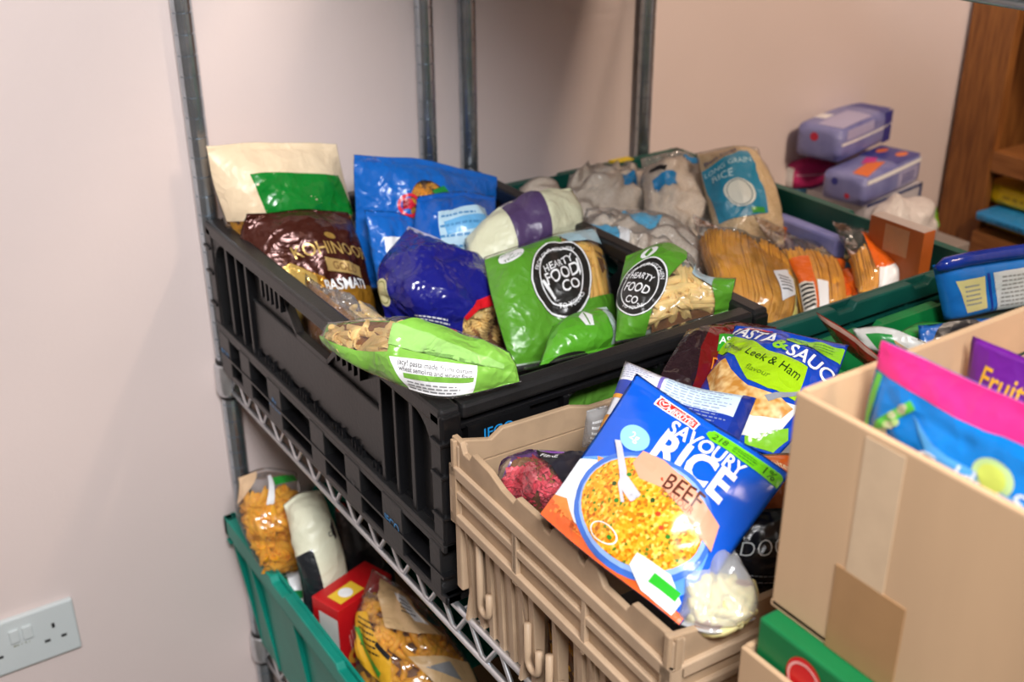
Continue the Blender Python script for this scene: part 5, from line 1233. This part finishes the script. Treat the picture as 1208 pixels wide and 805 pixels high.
# ---- bright green crate
b = Bag('pasta_tray', 'blue pasta tray pack standing on its side with a thick navy rim', 'tray',
        rows([('P', 1.046, .735, 1.128), ('P', 1.135, .725, 1.122), ('P', 1.225, .705, 1.118)], [('P', 1.075, .728, 1.055), ('P', 1.145, .72, 1.052), ('P', 1.222, .705, 1.05)]),
        .016, ink('1f6fc0', rough=.25, crinkle=.15), seed=70, wr=.001, edge=.0005, pu=8, pv=8, seal=(0, 0), nu=26, nv=20, part='tray_body', crimp=0)
f = b.front
MB().tube([(1.043, .727, 1.127), (1.05, .722, 1.133), (1.09, .720, 1.131), (1.14, .714, 1.128), (1.19, .705, 1.125), (1.225, .695, 1.123)], [.004, .0075, .008, .008, .008, .008], 12).build('rim', ink('1a3494', rough=.18, crinkle=.1), b.root, smooth=True)
f.poly('cream_label', [(.10, .26), (.36, .24), (.38, .82), (.16, .84)], ink('d3c98c', crinkle=.1), 1); f.lines('small_print', .16, .36, .34, 5, .08, .03, GREY, 2); f.poly('white_label', [(.44, .20), (.98, .16), (.98, .92), (.50, .92)], ink('c6ccd2', crinkle=.1), 1); f.lines('small_print', .52, .28, .92, 8, .075, .03, GREY, 2); f.poly('navy_rib', [(.38, .2), (.41, .2), (.45, .9), (.43, .9)], ink('1a3494', crinkle=.1), 1)
b = Bag('pasta_pouch', 'black badged pasta pouch in front of the blue pasta pot', 'pouch',
        rows([('P', 1.005, .712, 1.075), ('P', 1.095, .672, 1.075)], [('P', .985, .672, .985), ('P', 1.08, .632, .985)]), .012, ink('1d5fae', rough=.25, crinkle=.3), seed=71, wr=.003, nu=22, nv=22, part='film')
b.front.disc('black_badge', .50, .32, .40, .36, ink('15161c', crinkle=.1), 1); b.front.text("PASTA'n'", .50, .22, .20, WHITE, 2, bold=0.0110, fit=.66); b.front.text('SAUCE', .50, .40, .25, WHITE, 2, bold=0.0165, fit=.66)
b = Bag('soup_packet', 'plain green packet lying in the bright green crate', 'packet', rows([(1052, 398, 'z1.055'), (1085, 380, 'z1.06'), (1120, 380, 'z1.055')], [(1050, 425, 'z1.03'), (1090, 420, 'z1.035'), (1130, 410, 'z1.03')]), .012, ink('1f8f3a', rough=.3, crinkle=.3), seed=72, wr=.003, nu=20, nv=16, part='film')
b.front.text('soup', .72, .45, .22, ink('dfe8df', crinkle=0), 1, rot=.2, bold=0.0165)
b = Bag('soup_packet', 'white and green packet between the green packet and the brown packet', 'packet', rows([(1005, 388, 'z1.075'), (1045, 388, 'z1.08'), (1092, 405, 'z1.075')], [(1015, 415, 'z1.05'), (1055, 420, 'z1.05'), (1095, 430, 'z1.045')]), .010, ink('dcd9d2', rough=.35, crinkle=.3), seed=73, wr=.003, nu=22, nv=16, part='film')
b.front.poly('green_patch', [(.18, .20), (.60, .15), (.70, .6), (.55, .9), (.30, .75)], ink('2a8f3e', crinkle=.2), 1); b.front.poly('tan_patch', [(.62, .25), (.85, .4), (.85, .9), (.66, .8)], ink('c49a6a', crinkle=.2), 1)
b = Bag('soup_packet', 'rust brown packet standing on edge beside the pasta and sauce pouch', 'packet', rows([(964, 369, 'z1.115'), (1005, 395, 'z1.105'), (1045, 430, 'z1.09')], [(985, 405, 'z1.075'), (1015, 428, 'z1.065'), (1040, 445, 'z1.06')]), .006, ink('8a2a1e', rough=.25, crinkle=.3), seed=74, wr=.002, nu=22, nv=14, part='film')
b.front.poly('pale_edge', [(.01, .02), (.99, .02), (.99, .10), (.01, .12)], ink('c09a8a', crinkle=.2), 1)
for (x0, x1, y0, y1, ztop, lab, colr) in ((1.065, 1.195, .655, .735, 1.049, 'dark grey carton under the blue pasta tray', '3a4a40'), (.905, 1.055, .575, .662, .983, 'olive carton under the black badged pasta pouch', '4a5038'),
                                          (.895, 1.055, .672, .735, 1.020, 'dull brown carton under the white and green packet', '54483a')):
    pack('food_carton', lab, 'carton', (x0, y0, ZB+.0065), np.array([x1-x0, 0, 0]), np.array([0, y1-y0, 0]), np.array([0, 0, ztop-ZB-.0065]), mat('food_carton_'+colr, colr, rough=.5), bevel=.003)
for (x0, x1, y0, y1, ztop, lab) in ((.455, .60, 1.13, 1.36, .588, 'brown carton under the rounded penne bag in the lower crate'), (.455, .66, .86, 1.03, .545, 'brown carton under the nearest pasta bag in the lower crate')):
    pack('food_carton', lab, 'carton', (x0, y0, .4293), np.array([x1-x0, 0, 0]), np.array([0, y1-y0, 0]), np.array([0, 0, ztop-.4293]), mat('food_carton_brown', '8a6a48', rough=.6), bevel=.003)

# ---- tall cardboard box in the foreground
b = Bag('rice_pouch', 'blue pouch with a pink top and a white script name, in the tall cardboard box', 'pouch',
        rows([('P', .500, .378, 1.327), ('P', .506, .300, 1.325), ('P', .514, .222, 1.322)], [('P', .505, .384, 1.26), ('P', .508, .300, 1.26), ('P', .517, .218, 1.26)], [('P', .515, .384, 1.165), ('P', .52, .300, 1.165), ('P', .527, .216, 1.165)]),
        .016, ink('0d86e0', rough=.25, crinkle=.2), nu=40, nv=40, seed=81, wr=.0025, seal=(.04, .03), edge=.002, part='film')
f = b.front
f.poly('pink_top', [(.0, .0), (1, .0), (1, .15), (.0, .15)], ink('ee2f86', rough=.28, crinkle=.2), 1)
f.text('Golden Sun', .54, .385, .105, ink('e6f2fb', crinkle=0), 3, bold=0.0083, shear=.2); f.disc('pale_glow', .56, .335, .075, .075, ink('c6e6a0', crinkle=0), 2); f.disc('sun_print', .56, .335, .052, .052, ink('d6e86a', crinkle=0), 4)
f.poly('pale_swoosh', [(.22, .25), (.40, .33), (.70, .38), (.95, .45), (.95, .50), (.60, .43), (.36, .38)], ink('58aef0', crinkle=0), 2)
LEAF = ink('5fcf4a', crinkle=.1)
f.poly('rice_stalk', [(.02, .16), (.05, .16), (.05, .30), (.03, .52), (.01, .52)], LEAF, 2); f.poly('rice_stalk', [(.20, .19), (.23, .22), (.14, .36), (.08, .50), (.05, .50), (.08, .38)], LEAF, 2)
rnd = random.Random(3)
for k in range(16):
    q_ = k/15; f.disc('grain_print', .19-.13*q_+rnd.uniform(-.02, .02), .24+.28*q_+rnd.uniform(-.015, .015), .014, .022, ink(('d8d4b0', 'b8d88a')[k % 2], crinkle=0), 3, rot=.7)
b = Bag('snack_pouch', 'purple pouch with yellow lettering behind the blue pouch', 'pouch',
        rows([('P', .602, .386, 1.298), ('P', .612, .330, 1.292), ('P', .622, .25, 1.286)], [('P', .606, .384, 1.16), ('P', .616, .328, 1.16), ('P', .626, .248, 1.16)]),
        .014, ink('6a1a86', rough=.3, crinkle=.2), seed=82, wr=.002, edge=.002, nu=30, nv=30, part='film')
b.front.text('Fruity', .27, .17, .14, ink('e8a82a', crinkle=0), 2, bold=0.0110, shear=.15); b.front.text('Nibbles', .42, .30, .14, ink('e8a82a', crinkle=0), 2, bold=0.0110, shear=.15)
b = Bag('snack_pouch', 'orange pouch at the right edge of the tall cardboard box', 'pouch', rows([('P', .70, .36, 1.34), ('P', .72, .25, 1.34)], [('P', .70, .36, 1.17), ('P', .72, .25, 1.17)]), .012, ink('d9682a', rough=.3, crinkle=.2), seed=83, wr=.002, nu=18, nv=18, part='film')

# ---- lower shelf crate
b = Bag('pasta_bag', 'rounded clear bag of penne with a small green tag, lower shelf by the wall', 'bag',
        rows([(278, 562, 'y1.31'), (312, 551, 'y1.31'), (350, 556, 'y1.31')], [(280, 615, 'y1.29'), (315, 618, 'y1.275'), (358, 612, 'y1.28')], [(312, 675, 'y1.27'), (340, 680, 'y1.26'), (370, 672, 'y1.27')]),
        .035, FILM, seed=91, wr=.006, pu=3.5, pv=4, seal=(.03, .03)); b.fill('penne', M_penne2, .08, .22, .93, .92, n=110, seed=92, r=.0055, L=.042)
b.front.poly('green_tag', [(.52, .10), (.92, .05), (.93, .12), (.53, .17)], ink('2f9a3a', crinkle=.2), 1); b.front.poly('white_tag_edge', [(.46, .08), (.52, .07), (.5, .32), (.42, .32)], WHITE, 1); b.front.poly('tan_corner', [(.03, .02), (.35, .02), (.12, .22), (.03, .3)], ink('d9b892', rough=.4, crinkle=.4), 1)
b = Bag('spaghetti_pouch', 'cream and black tall pouch standing beside the rounded penne bag', 'pouch',
        rows([(334, 596, 'y1.235'), (352, 584, 'y1.235'), (378, 580, 'y1.235')], [(346, 645, 'y1.205'), (368, 640, 'y1.19'), (398, 628, 'y1.19')], [(362, 735, 'y1.15'), (388, 735, 'y1.14'), (418, 715, 'y1.14')]),
        .024, ink('dfe0c6', rough=.4, crinkle=.25), seed=93, wr=.004, part='film')
b.front.poly('black_foot', [(.02, .60), (.48, .54), (.52, .97), (.02, .97)], ink('22262a', crinkle=.3), 1); b.front.poly('black_mark', [(.80, .44), (.88, .38), (.90, .52), (.84, .54)], BLACK, 2); b.front.text('cl', .78, .48, .15, BLACK, 2)
b = Bag('pasta_packet', 'white packet with a green stripe under the rounded penne bag', 'packet', rows([(330, 672, 'y1.265'), (352, 668, 'y1.255')], [(345, 740, 'y1.22'), (372, 738, 'y1.21')]), .012, WHITE, seed=94, wr=.002, nu=16, nv=16, part='film'); b.front.rect('green_stripe', .2, .38, .98, .52, ink('1f8f4a', crinkle=.1), 1); b.front.rect('green_end', .01, .02, .3, .3, ink('1f6f3a', crinkle=.1), 1)
b = Bag('coffee_bag', 'matt black bag at the back of the lower crate behind the red box', 'bag', rows([(395, 590, 'y1.25'), (450, 600, 'y1.22')], [(405, 720, 'y1.19'), (470, 715, 'y1.16')]), .03, ink('17171a', rough=.35, crinkle=.3), seed=95, wr=.004, nu=22, nv=22, part='film'); b.front.poly('red_edge', [(.02, .02), (.2, .02), (.25, .07), (.05, .1)], ink('c8401c', crinkle=.1), 1)
zt = .675
p_a = V(377, 697, z=zt); p_b = V(399, 722, z=zt); p_c = V(462, 678, z=zt)
ex = p_c-p_b; ey = p_a-p_b; ey = ey-ex*(ey@ex)/(ex@ex); H = .20
t, f = pack('cereal_box', 'red cardboard box with a yellow panel on top, in the lower crate', 'box', p_b-np.array([0, 0, H]), ex, ey, np.array([0, 0, H]), mat('red_printed_card', 'c2161c', rough=.35, var=.05), bevel=.0015)
f['top'].rect('yellow_panel', .12, .35, .55, .85, ink('f0c63a', crinkle=0), 1); f['top'].disc('egg_print', .33, .6, .1, .1, WHITE, 2)
f['left'].rect('white_panel', .25, .08, .95, .40, ink('dcd8d4', crinkle=0), 1); f['front'].text('Made with wholegrain\nand fibre every day\nfor the family', .22, .30, .050, ink('f0d8d0', crinkle=0), 1, rot=-1.45); f['front'].disc('flower_print', .24, .42, .13, .13, ink('f0a83a', crinkle=0), 1); f['front'].disc('flower_heart', .24, .42, .06, .06, ink('c2161c', crinkle=0), 2); f['front'].rect('yellow_foot', .0, .52, .6, 1, ink('e0a62a', crinkle=0), 1)
b = Bag('pasta_bag', 'large clear bag of pasta with cream paper labels, nearest on the lower shelf', 'bag',
        rows([(440, 672, 'z.695'), (470, 690, 'z.69'), (500, 712, 'z.685')], [(418, 735, 'z.650'), (480, 765, 'z.645'), (560, 790, 'z.62')], [(425, 840, 'z.58'), (500, 870, 'z.57'), (590, 870, 'z.56')]),
        .03, FILM, nu=38, seed=96, wr=.006, seal=(.03, .03)); b.fill('macaroni', M_penne2, .05, .2, .96, .96, n=170, seed=97, r=.0048, L=.028)
CRM = ink('e0bc8a', rough=.45, crinkle=.3)
b.front.poly('cream_label', [(.20, .04), (.75, .05), (.92, .28), (.62, .40), (.40, .42), (.30, .22)], CRM, 1); b.front.poly('white_sticker', [(.45, .10), (.62, .08), (.78, .26), (.62, .30)], WHITE, 2); b.front.lines('small_print', .52, .14, .66, 4, .035, .012, BLACK, 3)
b.front.poly('cream_label', [(.52, .56), (.98, .45), (.98, .72), (.70, .72)], CRM, 1); b.front.poly('grey_triangle', [(.62, .60), (.80, .52), (.86, .62)], GREY, 2)
b.front.poly('yellow_panel', [(.05, .42), (.20, .36), (.42, .60), (.36, .78), (.10, .72)], ink('d9a42a', crinkle=.2), 1); b.front.lines('small_print', .12, .42, .36, 6, .035, .012, BLACK, 2); b.front.poly('black_bar', [(.34, .52), (.42, .58), (.40, .61), (.32, .55)], BLACK, 2); b.front.poly('green_bar', [(.06, .52), (.12, .50), (.32, .70), (.28, .74)], ink('4a9a3a', crinkle=.1), 2)
